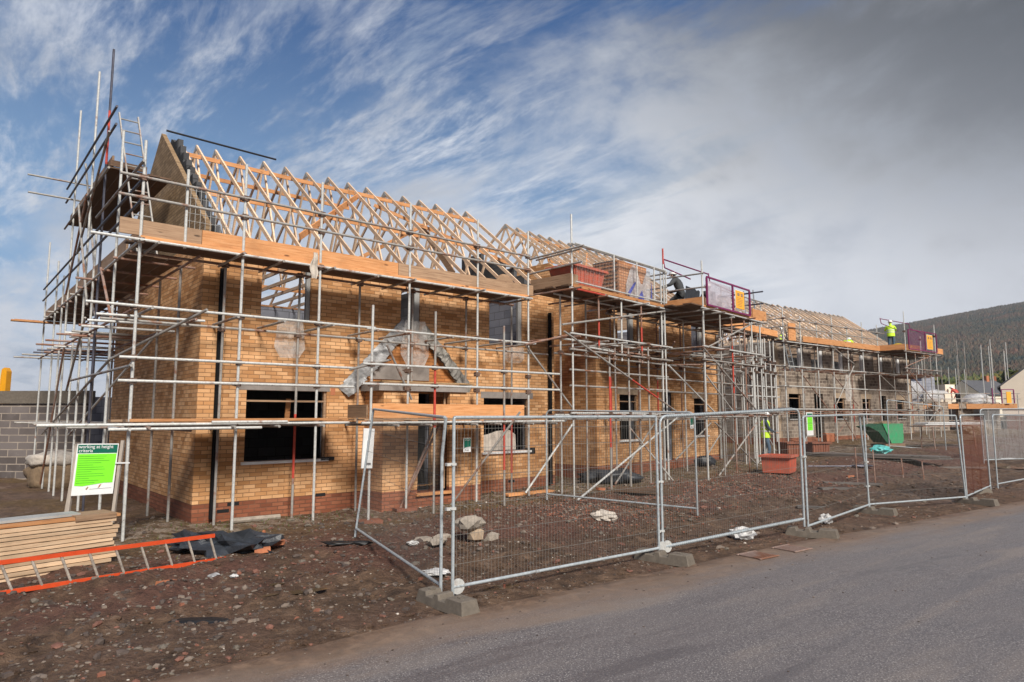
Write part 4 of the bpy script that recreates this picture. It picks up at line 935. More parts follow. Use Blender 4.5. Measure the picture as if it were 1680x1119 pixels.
# ------------------------------------------------------------------ site fence
def fence_panel(name_label, p0, p1, tilt=(0, 0), bend=.12, wires=72, z0=None, z1=None, H=1.93, net=None, low=.08, mat='fencegalv', group='temporary mesh fence panels', far_only=False, kink=0):
    """panel from ground point p0 to p1 (world xy); origin at p0"""
    L = math.hypot(p1[0] - p0[0], p1[1] - p0[1]); rz = math.atan2(p1[1] - p0[1], p1[0] - p0[0])
    za = gh(*p0) if z0 is None else z0; zb = gh(*p1) if z1 is None else z1
    root = thing('mesh_fence', name_label, 'fence', (p0[0], p0[1], za), rz, group)
    dz = zb - za
    def P(u, h, o=0):
        t_ = u / L; k = h / H * ((1 - t_) if far_only else 1); return Vector((u + tilt[0] * k, tilt[1] * k + o, dz * t_ + low + h))
    for u in (0, L):
        m_ = MB(); top = H - .05
        if kink and u:
            m_.path([P(u, -low + .01), P(u, H - .45), P(u + kink, H)], .019, 10); mk('post', m_, mat, root); continue
        m_.tube(P(u, -low + .01), P(u, H - bend), .019, 10)
        s_ = 1 if u == 0 else -1; pts_ = [P(u, H - bend)] + [P(u + s_ * bend * (1 - math.cos(a)), H - bend + bend * math.sin(a)) for a in (.4, .8, 1.2, 1.57)]
        m_.path(pts_, .019, 8); mk('post', m_, mat, root)
    for h, e in ((.06, 0), (H, bend)):
        m_ = MB(); m_.tube(P(e, h), P(L - e + (kink if h > 1 else 0), h), .019, 10); mk('rail', m_, mat, root)
    if wires:
        m_ = MB()
        for i in range(1, wires): m_.tube(P(L * i / wires, .06), P(L * i / wires, H), .0017, 3, caps=False)
        for h in (.30, .62, .94, 1.26, 1.58, 1.80): m_.tube(P(0, h), P(L, h), .0022, 4, caps=False)
        mk('wire_mesh', m_, 'wire', root)
    if net:
        m_ = MB(); a, b_, c, d = P(.02, .07, .03), P(L - .02, .07, .03), P(L - .02, H - .02, .03), P(.02, H - .02, .03)
        n_ = 24
        for i in range(n_):
            t0, t1 = i / n_, (i + 1) / n_; w0, w1 = .05 * math.sin(t0 * 19), .05 * math.sin(t1 * 19)
            q0, q1 = a.lerp(b_, t0), a.lerp(b_, t1); q2, q3 = d.lerp(c, t1), d.lerp(c, t0)
            m_.face([q0 + Vector((0, w0, 0)), q1 + Vector((0, w1, 0)), q2, q3])
        mk('debris_netting', m_, net, root)
    return root
gp = gh
f1 = fence_panel('near mesh fence panel facing the road, small green and white sign behind it', (-.66, 7.66), (2.10, 9.83), bend=.015)
f0 = fence_panel('leaning mesh fence panel going back toward the porch from the near corner', (-2.46, 10.78), (-.80, 7.74), tilt=(-.05, .26), far_only=True, bend=.03, kink=.12)
f2 = fence_panel('mesh fence panel with a taped corrugated lower rail, second along the road', (2.17, 9.90), (5.0, 11.72), z1=.0)
f3 = fence_panel('open fence frame panel sloping down, third along the road', (5.08, 11.76), (7.43, 14.22), wires=60, bend=.06)
f4 = fence_panel('mesh fence panel in front of the green skip, fourth along the road', (7.47, 14.27), (10.50, 15.78), tilt=(-.16, 0), bend=.03)
f5 = fence_panel('fence panel covered with rust-brown debris netting', (10.58, 15.86), (12.65, 18.0), net='brownnet', wires=0, tilt=(-.12, 0))
fi_ = fence_panel('loose mesh fence panel standing inside the site between near fence and houses', (.78, 15.3), (3.62, 13.35), wires=70)
f6 = fence_panel('far mesh fence panel standing behind the stepped road edge on the right', (13.2, 18.5), (15.9, 20.7), wires=60)
f7 = fence_panel('swung out far mesh fence panel filled with fine grey netting', (17.4, 25.0), (19.6, 25.6), net='farmesh', wires=0)
f8 = fence_panel('far fence panel leading on along the road past the grey netting', (19.7, 25.6), (22.6, 27.4), wires=50)
f9 = fence_panel('fence panel behind the green skip toward the end of the terrace', (15.4, 27.6), (18.6, 29.0), wires=50)
f10 = fence_panel('last fence panel at the right edge below the cream gable', (22.7, 27.4), (25.4, 29.4), wires=40)
for u0, zc, root in ((0, 1.47, f1), (0, .98, f1), (0, 1.05, f2), (0, .35, f2), (0, 1.3, f3), (0, 1.0, f4), (0, .5, f4)):
    m_ = MB(); m_.box(-.10, -.024, zc, .024, .024, zc + .03); m_.tube((-.045, -.04, zc + .015), (-.045, .04, zc + .015), .010, 6); mk('clamp', m_, 'galv', root)
for r_, u in ((f1, .0), (f1, 3.5), (f2, .02)):
    m_ = MB(); m_.tube((u + .07, -.012, .14), (u + .07, .012, .14), .085, 14); mk('lift_plate', m_, 'galv', r_)
# corrugated tape on the lower and upper rail of the second panel
for h in (.14, 2.01):
    m_ = MB(); L = 3.3; n = 80
    za, zb = 0, 0 - gh(2.17, 9.90)
    for i in range(n):
        t_ = (i + .5) / n; x = .1 + L * t_ * .97; zz_ = h + zb * t_
        if h > 1: x = max(.15, min(L - .15, x))
        m_.tube((x - .009, 0, zz_), (x + .009, 0, zz_ + .001), .026, 8)
    mk('rail_sleeve', m_, 'fencegalv', f2)
# feet: rubber-concrete blocks
def foot_mesh():
    m_ = MB(); L, w_, t_ = .84, .25, .155
    def trap(x0, x1, z1, z0=0, ins=.035):
        a = [(x0, -w_ / 2, z0), (x1, -w_ / 2, z0), (x1, w_ / 2, z0), (x0, w_ / 2, z0)]
        return a
    prof = [(-L / 2, 0), (-L / 2 + .04, t_), (-.24, t_), (-.225, t_ - .045), (-.11, t_ - .045), (-.095, t_), (-.02, t_), (-.005, t_ - .05), (.105, t_ - .05), (.12, t_), (L / 2 - .04, t_), (L / 2, 0)]
    n = len(prof); vs = []
    for y_, ins in ((-w_ / 2, 1), (w_ / 2, 1)):
        for x, z in prof: vs.append((x, y_ * (1 - .18 * z / t_), z))
    m_.idx(vs, [(k, (k + 1) % n, n + (k + 1) % n, n + k) for k in range(n)] + [tuple(range(n))[::-1], tuple(range(n, 2 * n))])
    for x in (-.27, .24): m_.box(x - .035, -.03, t_ - .0, x + .035, .03, t_ + .004)
    return m_.mesh('fence_foot')
fm = foot_mesh(); fm.materials.append(MATS['footblock'])
bmf = bmesh.new(); bmf.from_mesh(fm); bmesh.ops.recalc_face_normals(bmf, faces=bmf.faces); bmesh.ops.bevel(bmf, geom=[e for e in bmf.edges if len(e.link_faces) == 2 and e.calc_face_angle(0) > .4], offset=.008, segments=1, affect='EDGES'); bmf.to_mesh(fm); bmf.free()
FG_ = 'concrete feet of the fence'
for (x, y, a, lab) in ((-.70, 7.42, -47, 'nearest concrete fence foot, under the corner of two panels'), (2.12, 9.62, -38, 'greenish concrete fence foot under the second post pair'), (5.05, 11.55, -32, 'muddy concrete fence foot beside the road drain'),
                       (7.45, 14.05, -45, 'sunken concrete fence foot between third and fourth panel'), (10.62, 15.6, -55, 'concrete fence foot just below the brown netting'), (11.9, 17.5, 10, 'broken concrete foot behind the brown netting'), (17.2, 22.2, 15, 'dark concrete foot by the far fence puddle'), (15.95, 20.55, 30, 'concrete foot at the end of the far road panel')):
    o = bpy.data.objects.new('fence_foot', fm); COL.objects.link(o); o.location = (x, y, max(gh(x, y), gbase(x, y)) - .02); o.rotation_euler = (0, 0, R(a)); tag(o, lab, 'fence foot', FG_)
# small green/white signs
def small_sign(F, x, d, z, w_, h_, lab, bright=False, name='safety_sign'):
    wx, wy, _ = wpt(F, x, d); o = thing(name, lab, 'sign', (wx, wy, z), F[2], 'green and white safety signs')
    m_ = MB(); m_.box(0, 0, 0, w_, .006, h_); mk('board', m_, 'whitesign', o)
    m_ = MB(); a, b_ = (.06, .94)
    if bright:
        m_.box(w_ * .12, -.004, h_ * .22, w_ * .9, -.001, h_ * .80); mk('panel', m_, 'signgreen', o)
        m_ = MB(); m_.box(w_ * .1, -.004, h_ * .84, w_ * .95, -.001, h_ * .96); mk('header', m_, 'signdark', o)
        m_ = MB()
        for i in range(7): m_.box(w_ * .18, -.007, h_ * (.28 + i * .07), w_ * random.uniform(.6, .85), -.005, h_ * (.29 + i * .07))
        mk('print', m_, 'signprint', o)
    else:
        m_.prism([(w_ * .07, h_ * .30), (w_ * .5, h_ * .35), (w_ * .97, h_ * .38), (w_ * .97, h_ * .96), (w_ * .07, h_ * .96)], 'y', -.004, -.001); mk('panel', m_, 'signdark', o)
        m_ = MB(); m_.box(w_ * .28, -.003, h_ * .10, w_ * .36, -.001, h_ * .2); m_.box(w_ * .42, -.003, h_ * .12, w_ * .8, -.001, h_ * .15); mk('print', m_, 'black', o)
    return o
def text_mesh(txt, size):
    c = bpy.data.curves.new('t', 'FONT'); c.body = txt; c.size = size; c.offset = size * .004; c.extrude = .0005; c.space_line = .85
    o = bpy.data.objects.new('t', c); COL.objects.link(o); dg = bpy.context.evaluated_depsgraph_get(); dg.update()
    me = bpy.data.meshes.new_from_object(o.evaluated_get(dg)); bpy.data.objects.remove(o); me.name = 'lettering'; me.materials.clear(); return me
sg_ = small_sign(FA, 5.02, 1.42, 1.12, .20, .30, 'small dark green and white sign reading TOP SAFE beside the porch door')
me = text_mesh('TOP SAFE', .036); me.materials.append(MATS['whitesign']); o = bpy.data.objects.new('lettering', me); COL.objects.link(o); o.parent = sg_; o.location = (.016, -.006, .245); o.rotation_euler = (R(90), 0, 0)
small_sign(FB, 4.62, .5, 1.45, .24, .36, 'tiny dark green and white sign on the middle house beside its doorway')
small_sign(FC, .35, 1.25, .95, .56, 1.05, 'bright green notice on the scaffold at the stone terrace corner', True)

# ------------------------------------------------------------------ notice board on posts (left foreground)
nb = thing('notice_board', 'tall green and white notice board headed working at height criteria', 'sign', (-6.70, 10.35, -.1), R(4))
NB4 = [Vector((.0, 0, .80)), Vector((.60, .02, .83)), Vector((.645, .02, 1.585)), Vector((.045, 0, 1.585))]
m_ = MB(); m_.idx(NB4 + [p + Vector((0, .008, 0)) for p in NB4], [(0, 1, 2, 3), (7, 6, 5, 4), (0, 4, 5, 1), (1, 5, 6, 2), (2, 6, 7, 3), (3, 7, 4, 0)])
def nbp(u, v_, o=-.004):   # board plane: u,v in 0..1
    p = NB4[0].lerp(NB4[1], u).lerp(NB4[3].lerp(NB4[2], u), v_); return (p.x, p.y + o, p.z)
mk('board', m_, 'whitesign', nb)
def nbq(pts_, mat, name, o=-.004):
    m_ = MB(); n = len(pts_); m_.idx([nbp(u, v_, o) for u, v_ in pts_] + [nbp(u, v_, o + .003) for u, v_ in pts_], [tuple(range(n)), tuple(range(n, 2 * n))[::-1]] + [(k, (k + 1) % n, n + (k + 1) % n, n + k) for k in range(n)]); return mk(name, m_, mat, nb)
nbq([(.03, .815), (.985, .815), (.985, .98), (.03, .98)], 'signdark', 'header')
nbq([(.05, .19), (.25, .175), (.5, .20), (.75, .225), (.96, .225), (.98, .80), (.05, .80)], 'signgreen', 'green_panel')
me = text_mesh('working at height\ncriteria', .071); me.materials.append(MATS['whitesign']); o = bpy.data.objects.new('lettering', me); COL.objects.link(o); o.parent = nb; o.location = (nbp(.055, .91)[0], -.0065, nbp(.06, .912)[2]); o.rotation_euler = (R(90), 0, R(1.6))
v_ = .755
for ln in (.72, .66, .78, .60, .42, .70, .74, .38, .66, .72, .30, .62, .5):
    u = .08; m_ = MB()
    while u < ln:
        du = random.uniform(.03, .09); m_.bar(nbp(u, v_, -.0065), nbp(u + du + .012, v_, -.0065), .002, .005, (0, 0, 1)); u += du + .012
    mk('text_line', m_, 'signprint', nb); v_ -= .043
nbq([(.36, .10), (.40, .15), (.38, .165), (.33, .12)], 'oldtimber', 'emblem', -.005); nbq([(.62, .13), (.66, .19), (.70, .20), (.66, .14)], 'terracotta', 'emblem', -.005); nbq([(.42, .11), (.95, .118), (.95, .124), (.42, .116)], 'greyframe', 'emblem', -.005)
for (a, b_) in (((-.09, .04, -.1), (.025, .04, 1.585)), ((.56, .05, -.25), (.69, .05, 1.63)), ((-.20, .16, -.1), (-.07, .14, 1.05))):
    m_ = MB(); m_.bar(a, b_, .045, .045, (0, 1, 0)); mk('post', m_, 'post', nb)
m_ = MB(); m_.bar((.62, .0, 1.29), (.82, .03, 1.29), .012, .02); mk('tie', m_, 'whitepvc', nb)

# ------------------------------------------------------------------ timber stack and ladder
ts = thing('timber_stack', 'stack of pale sawn boards at the left edge behind the orange ladder', 'timber stack', (-5.27, 9.13, -.06), math.atan2(8.15 - 9.13, -6.03 + 5.27) + math.pi)
ang = ts.rotation_euler.z; z = .02
for k in range(13):
    h = random.choice((.045, .05, .058)); e = random.uniform(-.09, .05)
    m_ = MB(); m_.box(-4.2, -.0 + random.uniform(-.02, .02), z, e, .45, z + h - .009)
    o = mk('board', m_, 'timber' if k == 12 else 'stacktimber', ts); o.rotation_euler = (0, random.uniform(-.0012, .0012), random.uniform(-.010, .010)); z += h
m_ = MB(); m_.box(-.5, -.02, z - .055, -.02, .40, z + .012); mk('board', m_, 'oldtimber', ts)
m_ = MB(); m_.box(-4.2, .12, z, -.4, .42, z + .03); mk('board', m_, 'greyframe', ts)
for x in (-.5, -2.0): 
    m_ = MB(); m_.box(x, 0, -.1, x + .08, .45, .018); mk('bearer', m_, 'plankdark', ts)
ld = thing('ladder', 'orange-red ladder with aluminium rungs lying on edge against the timber stack', 'ladder', (-3.9, 9.37, -.02), math.atan2(7.59 - 9.37, -5.62 + 3.9))
for a, b_ in (((0, 0, .0), (4.6, 0, .0)), ((.20, .09, .34), (4.6, .09, .35))):
    m_ = MB(); m_.bar(a, b_, .026, .048); mk('stile', m_, 'ladderorange', ld)
for k in range(16):
    x = .16 + k * .28; m_ = MB(); m_.tube((x - .03, 0, .02), (x + .10, .09, .33), .015, 8); mk('rung', m_, 'bagwhite', ld)
ld.rotation_euler.z = math.atan2(7.59 - 9.37, -5.62 + 3.9)
m_ = MB(); m_.blob((-4.05, 9.95, .04), (.58, .30, .21), 5, 3, .85, 2.3, cut=-.08); m_.blob((-4.65, 10.1, .08), (.36, .22, .12), 9, 3, .9, 2.4)
tag(mk('plastic_sheet', m_, 'membrane'), 'crumpled black plastic sheeting lying behind the end of the orange ladder', 'plastic sheet')
# ------------------------------------------------------------------ background left: block wall, bag, digger
bw = thing('block_wall', 'grey block wall of an unfinished building at the left edge', 'wall', (-13.3, 21.0, -.5), R(-4))
m_ = MB(); m_.box(-14, 0, -.2, 0, .2, 2.78); mk('blockwork', m_, 'greyblock', bw)
m_ = MB(); m_.box(-14, -.06, 2.785, .1, .24, 3.18); mk('coping', m_, 'footblock', bw)
m_ = MB(); m_.box(-.2, .25, -.2, 0, 6, 3.0); mk('return_wall', m_, 'lightblock', bw)
m_ = MB(); m_.box(0, 1.8, -.2, 3.2, 2.0, 2.9); mk('return_wall', m_, 'darkblock', bw)
m_ = MB(); m_.blob((-12.6, 18.9, .28), (.85, .6, .52), 2, 3, .25, 1.5, cut=-.3, mi=1); m_.blob((-12.7, 18.8, .68), (.68, .5, .26), 4, 3, .35, 2); m_.blob((-11.6, 19.1, .25), (.6, .5, .45), 6, 3, .25, 1.5, cut=-.3, mi=1); m_.blob((-11.5, 19.0, .60), (.5, .45, .2), 8, 3, .3, 2)
tag(mk('bulk_bag', m_, ['bagwhite', 'bagdirty'], smooth=True), 'slumped dirty white bulk bag in front of the grey block wall', 'bag')
dg_ = thing('excavator', 'orange-yellow digger arm rising above the grey block wall at left edge', 'excavator', (-17.76, 23.5, -.4), 0)
m_ = MB(); m_.bar((-2.2, 0, 2.2), (-1.0, 0, 3.6), .25, .3, (0, 1, 0)); mk('boom', m_, 'digger', dg_)
m_ = MB(); m_.prism([(-.13, 2.6), (-.13, 3.55), (-.10, 3.92), (.0, 3.98), (.08, 3.85), (.08, 2.6)], 'y', -.12, .12); mk('dipper_arm', m_, 'digger', dg_)
m_ = MB(); m_.box(-4.6, -.9, .9, -2.4, .9, 2.3); m_.box(-3.3, -.9, 2.3, -2.4, 0, 3.1); mk('body', m_, 'digger', dg_)
m_ = MB(); m_.box(-4.9, -1.1, -.1, -2.0, -.6, .8); m_.box(-4.9, .6, -.1, -2.0, 1.1, .8); mk('track', m_, 'black', dg_)
m_ = MB(); m_.tube((-1.0, 0, 3.45), (-.3, 0, 3.45), .06, 8); m_.tube((-1.0, 0, 3.0), (-.25, 0, 3.05), .05, 8); mk('hydraulic_ram', m_, 'black', dg_)

# ------------------------------------------------------------------ things lying about the site
def put(x, y): return (x, y, gh(x, y))
lump = thing('broken_block', 'broken concrete lump resting on rubble behind the near fence', 'rubble', (-.66, 10.85, gh(-.66, 10.85)), R(10))
m_ = MB(); m_.blob((.02, 0, .29), (.24, .19, .12), 3, 2, .6, 1.3); mk('top_slab', m_, 'concrete', lump)
m_ = MB(); m_.blob((.08, 0, .1), (.16, .14, .14), 5, 1, .3); mk('base_stone', m_, 'stonelt', lump)
m_ = MB()
for k in range(9): m_.blob((-.25 - random.random() * .55, random.uniform(-.25, .3), .05), (random.uniform(.06, .15), random.uniform(.05, .12), random.uniform(.04, .07)), k, 1, .6, 1.8)
m_.blob((.34, .02, .06), (.12, .1, .1), 31, 1, .4); mk('rubble', m_, 'concrete', lump)['kind'] = 'stuff'
m_ = MB(); m_.blob((1.73, 12.92, gh(1.73, 12.92) + .06), (.24, .18, .10), 7, 3, .5, 2.0)
tag(mk('rubble_sack', m_, 'bagwhite'), 'crumpled pale cement sack lying among the rubble inside the fence', 'sack')
# broken terracotta pieces
pp = thing('broken_pipe', 'broken orange clay pieces lying on mud left of the fence', 'clay pieces', put(-3.72, 10.2))
for k, (x, y, a) in enumerate(((-.05, 0, .3), (.12, .04, 1.2), (.0, .1, 2.2), (.22, .0, .1))):
    m_ = MB(); n = 7; 
    m_.bar((x - .11 * math.cos(a), y - .11 * math.sin(a), .04), (x + .11 * math.cos(a), y + .11 * math.sin(a), .06 + .05 * (k == 2)), .10, .06); mk('shard', m_, 'terracotta', pp)
m_ = MB(); m_.prism([(-.06, 0), (.05, 0), (.03, .22), (.0, .23)], 'y', .02, .06); mk('shard', m_, 'terracotta', pp)
def litter(x, y, r, lab, mat='paper', cat='litter', name='litter', hz=.35, sub=3, seed=1, f=2.2, amp=.5):
    m_ = MB(); m_.blob((0, 0, r * hz * .6), (r, r * .75, r * hz), seed, sub, amp, f); o = mk(name, m_, mat, loc=put(x, y)); tag(o, lab, cat); return o
litter(3.81, 11.36, .20, 'white plastic bag lying inside the second fence panel', hz=.6, sub=3, seed=3, name='plastic_bag', cat='bag', f=2.2, amp=.5)
litter(5.9, 12.9, .12, 'crumpled white cup-like litter beyond the third fence panel', seed=5, hz=.9)
litter(-.98, 8.95, .17, 'flat white torn sheet on mud just inside the near corner', seed=7, hz=.18)
litter(-3.72, 8.62, .10, 'crumpled silvery wrapper in mud below the ladder', seed=11, hz=.5, mat='lead')
litter(-1.52, 10.5, .09, 'white scrap on mud in front of the porch foot', seed=13)
litter(-3.3, 8.2, .05, 'small white scrap in mud nearest the ladder wrapper', seed=17)
m_ = MB(); m_.blob((0, 0, .03), (.28, .10, .03), 4, 2, .4); m_.blob((.3, .02, .03), (.2, .05, .03), 8, 2, .4)
tag(mk('torn_membrane', m_, 'black', loc=put(-2.55, 10.2)), 'torn black membrane scrap on mud left of the fence corner', 'membrane scrap')
m_ = MB(); m_.blob((0, 0, .02), (.33, .10, .03), 14, 2, .5); tag(mk('torn_membrane', m_, 'black', loc=put(-3.15, 7.0)), 'black plastic scrap trodden into mud in the lower left', 'membrane scrap')
brk = MB(); brk.box(-.107, -.051, 0, .107, .051, .065); bkm = brk.mesh('brick'); bkm.materials.append(MATS['terracotta'])
def brick_at(x, y, a, lab, z=0, tilt=0):
    o = bpy.data.objects.new('brick', bkm); COL.objects.link(o); o.location = (x, y, gh(x, y) + z); o.rotation_euler = (tilt, random.uniform(-.1, .1), a); tag(o, lab, 'brick', 'loose bricks'); return o
brick_at(-3.55, 9.78, .4, 'orange brick on the mud right of the ladder end'); brick_at(-4.0, 8.0, 1.1, 'brick half sunk in mud below the middle of the ladder', -.03)
brick_at(2.2, 16.9, .5, 'orange brick lying by the passage between the brick houses', .0); brick_at(9.9, 19.9, .2, 'orange brick lying in mud right of the plank pile')
for x, d, lab in ((2.5, 1.95, 'red brick pad under the scaffold pole left of the porch'), (3.85, 1.0, 'timber pad under the red scaffold foot at the porch')):
    wx, wy, _ = wpt(FA, x, d); m_ = MB(); m_.box(-.22, -.14, -.02, .22, .14, .05); o = mk('sole_plate', m_, 'tubbrown', loc=(wx, wy, gh(wx, wy))); o.rotation_euler = (0, 0, .5); tag(o, lab, 'sole plate')
wx, wy, _ = wpt(FA, .6, .35); m_ = MB(); m_.tube((0, 0, .05), (.7, .5, .05), .05, 8); tag(mk('clay_pipe', m_, 'concrete', loc=(wx, wy, gh(wx, wy))), 'grey pipe lying on the ground at the foot of the near house corner', 'pipe')
m_ = MB(); m_.box(-.6, -.05, 0, .6, .05, .05); o = mk('plank', m_, 'timber', loc=put(*wpt(FA, 7.4, .9)[:2])); o.rotation_euler = (0, 0, R(38)); o.scale = (1.2, 2.4, 1); tag(o, 'orange plank on the ground in front of the right hand window', 'plank')
m_ = MB(); m_.box(-.75, -.2, 0, .75, .2, .08); o = mk('pallet', m_, 'plankdark', loc=put(3.2, 15.9)); o.rotation_euler = (0, .05, R(-12)); tag(o, 'dark wet pallet board lying in front of the first loading platform', 'pallet')
m_ = MB(); m_.blob((0, 0, .18), (.8, .35, .22), 6, 3, .5, 2.0, cut=-.05); o = mk('tarpaulin', m_, 'membrane', loc=put(*wpt(FB, -.5, .8)[:2]), smooth=True); tag(o, 'heap of dark tarpaulin at the near corner of the middle house', 'tarpaulin')
m_ = MB(); m_.blob((0, 0, .16), (.35, .2, .2), 9, 3, .3, 1.6, cut=-.05); o = mk('tarpaulin', m_, 'membrane', loc=put(*wpt(FB, 5.2, .7)[:2]), smooth=True); tag(o, 'small dark bundle on rubble below the right window of the middle house', 'tarpaulin')
# hanging polythene
def sheet(F, s0, d, z0, w_, h_, lab, mat='clearsheet', seed=1, nx=10, nz_=12, narrow=.5):
    m_ = MB(); vs = []; 
    for j in range(nz_ + 1):
        for i in range(nx + 1):
            u = i / nx; v_ = j / nz_; wv = w_ * (narrow + (1 - narrow) * math.sin(min(1, v_ * 1.3) * 1.57))
            if v_ > .75: wv *= 1 - (v_ - .75) * 1.6
            vs.append(((u - .5) * wv + .03 * mn.noise(Vector((u * 3, v_ * 3, seed))), .06 * mn.noise(Vector((u * 5, v_ * 2.5, seed + 4))), -h_ * v_))
    fs = [(j * (nx + 1) + i, j * (nx + 1) + i + 1, (j + 1) * (nx + 1) + i + 1, (j + 1) * (nx + 1) + i) for j in range(nz_) for i in range(nx)]
    m_.idx(vs, fs); wx, wy, _ = wpt(F, s0, d); o = mk('polythene_sheet', m_, mat, smooth=True, loc=(wx, wy, z0)); o.rotation_euler = (0, 0, F[2]); tag(o, lab, 'plastic sheet', 'hanging polythene sheets'); return o
sheet(FA, 1.62, .22, 3.82, .62, .78, 'clear polythene hanging under the upper left window of the near house', seed=2, narrow=.8)
sheet(FA, 4.55, .2, 4.05, .75, 1.05, 'crumpled polythene hanging over the apex of the porch', seed=5, narrow=.7)
sheet(FA, 7.6, .12, 3.66, .7, .42, 'rounded polythene flap below the upper right window of the near house', seed=8, narrow=.95)
sheet(FC, 4.3, 1.3, 3.85, .7, 1.3, 'torn polythene hanging on the terrace scaffold', seed=9)
sheet(FA, 1.62, 1.25, 4.98, .16, .5, 'narrow paper bag hanging from the toe board over the upper left window', mat='bagwhite', seed=11, narrow=.4)
wx, wy, _ = wpt(FA, 2.42, 1.98); m_ = MB(); m_.box(-.12, -.01, 0, .1, .01, .72); m_.box(-.04, -.06, .1, .05, -.012, .5); o = mk('cable_board', m_, ['whitepvc'], loc=(wx, wy, .95)); o.rotation_euler = (0, .05, FA[2]); tag(o, 'white board tied to the scaffold pole left of the porch', 'board')

# skips and tubs
def tub(F, s0, d, z, lx, ly, h, mat, lab, taper=.8, rim=True, name='mortar_tub', cat='tub', rz=0, group=None):
    wx, wy, _ = wpt(F, s0, d); root = thing(name, lab, cat, (wx, wy, z), F[2] + rz, group)
    m_ = MB(); a, b_ = lx / 2, ly / 2; ta, tb = a * taper, b_ * taper; w_ = .03
    o = [(-ta, -tb, 0), (ta, -tb, 0), (ta, tb, 0), (-ta, tb, 0), (-a, -b_, h), (a, -b_, h), (a, b_, h), (-a, b_, h)]
    i_ = [(-ta + w_, -tb + w_, w_), (ta - w_, -tb + w_, w_), (ta - w_, tb - w_, w_), (-ta + w_, tb - w_, w_), (-a + w_, -b_ + w_, h), (a - w_, -b_ + w_, h), (a - w_, b_ - w_, h), (-a + w_, b_ - w_, h)]
    m_.idx(o + i_, [(3, 2, 1, 0), (0, 1, 5, 4), (1, 2, 6, 5), (2, 3, 7, 6), (3, 0, 4, 7), (8, 9, 10, 11), (8, 12, 13, 9), (9, 13, 14, 10), (10, 14, 15, 11), (11, 15, 12, 8), (4, 5, 13, 12), (5, 6, 14, 13), (6, 7, 15, 14), (7, 4, 12, 15)])
    mk('shell', m_, mat, root)
    if rim:
        m_ = MB(); e = .06
        for k, (p, q) in enumerate((((-a - e, -b_ - e / 2), (a + e, -b_ - e / 2)), ((-a - e, b_ + e / 2), (a + e, b_ + e / 2)))): m_.box(p[0], p[1] - e / 2, h - .05, q[0], q[1] + e / 2, h + .012)
        m_.box(-a - e, -b_ + .002, h - .05, -a + .0, b_ - .002, h + .012); m_.box(a, -b_ + .002, h - .05, a + e, b_ - .002, h + .012)
        mk('rim', m_, mat, root)
    m_ = MB()
    for k in range(7):
        x = lerp(-ta * .9, ta * .9, k / 6); x2 = x / taper * .97
        m_.bar((x, -tb - .012, .03), (x2, -b_ - .006, h - .06), .04, .02, (0, 1, 0))
    mk('rib', m_, mat, root)
    return root
tub(FB, -2.3, 1.1, ZD + .05, 1.35, .8, .58, 'tubred', 'red plastic mortar tub standing on the first loading platform', group='mortar tubs')
# brick pack
bp = thing('brick_pack', 'banded pack of perforated bricks in torn plastic wrap on the first loading platform', 'brick pack', wpt(FB, -.25, 1.1, ZD + .05), FB[2])
m_ = MB(); m_.box(-.78, -.42, 0, .62, .42, 1.0); mk('bricks', m_, 'brickpack', bp)
m_ = MB(); m_.box(-.79, -.3, 1.003, .63, .42, 1.02); mk('top_sheet', m_, 'slate', bp)
m_ = MB()
for i in range(16):
    for j in range(9): m_.box(-.79 - .004, -.38 + (i % 16) * .05, .08 + j * .105, -.775, -.38 + i * .05 + .022, .08 + j * .105 + .035)
mk('brick_holes', m_, 'black', bp)
m_ = MB(); vs = []
for j in range(9):
    for i in range(13): u, v_ = i / 12, j / 8; vs.append((-.5 + u * 1.25, -.46 - .05 * abs(mn.noise(Vector((u * 5, v_ * 5, 2)))), .02 + v_ * (.35 + .6 * abs(math.sin(u * 5)))))
m_.idx(vs, [(j * 13 + i, j * 13 + i + 1, (j + 1) * 13 + i + 1, (j + 1) * 13 + i) for j in range(8) for i in range(12)]); mk('plastic_wrap', m_, 'clearwrap', bp, smooth=True)
for pl_ in ([(-.45, .05), (-.1, .45), (-.15, .5), (-.5, .15)], [(.0, .05), (.2, .3), (.3, .05)], [(.65, .1), (.7, .6), (.74, .1)]):
    m_ = MB(); m_.prism(pl_, 'y', -.53, -.525); mk('blue_print', m_, 'bluewrap', bp)
def gtub(x, y, lx, ly, h, mat, lab, rz, **k):
    return tub((x, y, R(rz)), 0, 0, gh(x, y) + .03, lx, ly, h, mat, lab, **k)
gtub(7.95, 20.2, .85, .8, .50, 'tubred', 'red mortar tub standing on mud in front of the terrace corner', 55, taper=.93, group='mortar tubs')
gtub(10.55, 25.6, .85, .6, .50, 'tubbrown', 'brown mortar tub nearest the green notice on the terrace scaffold', 20, taper=.92, group='mortar tubs')
gtub(11.7, 26.1, .85, .6, .50, 'tubbrown', 'brown mortar tub right of the other brown tub', 20, taper=.92, group='mortar tubs')
gtub(15.45, 33.0, .5, .4, .42, 'terracotta', 'orange bucket at the foot of the stone terrace wall', 10, taper=.9, rim=False, name='bucket', cat='bucket')
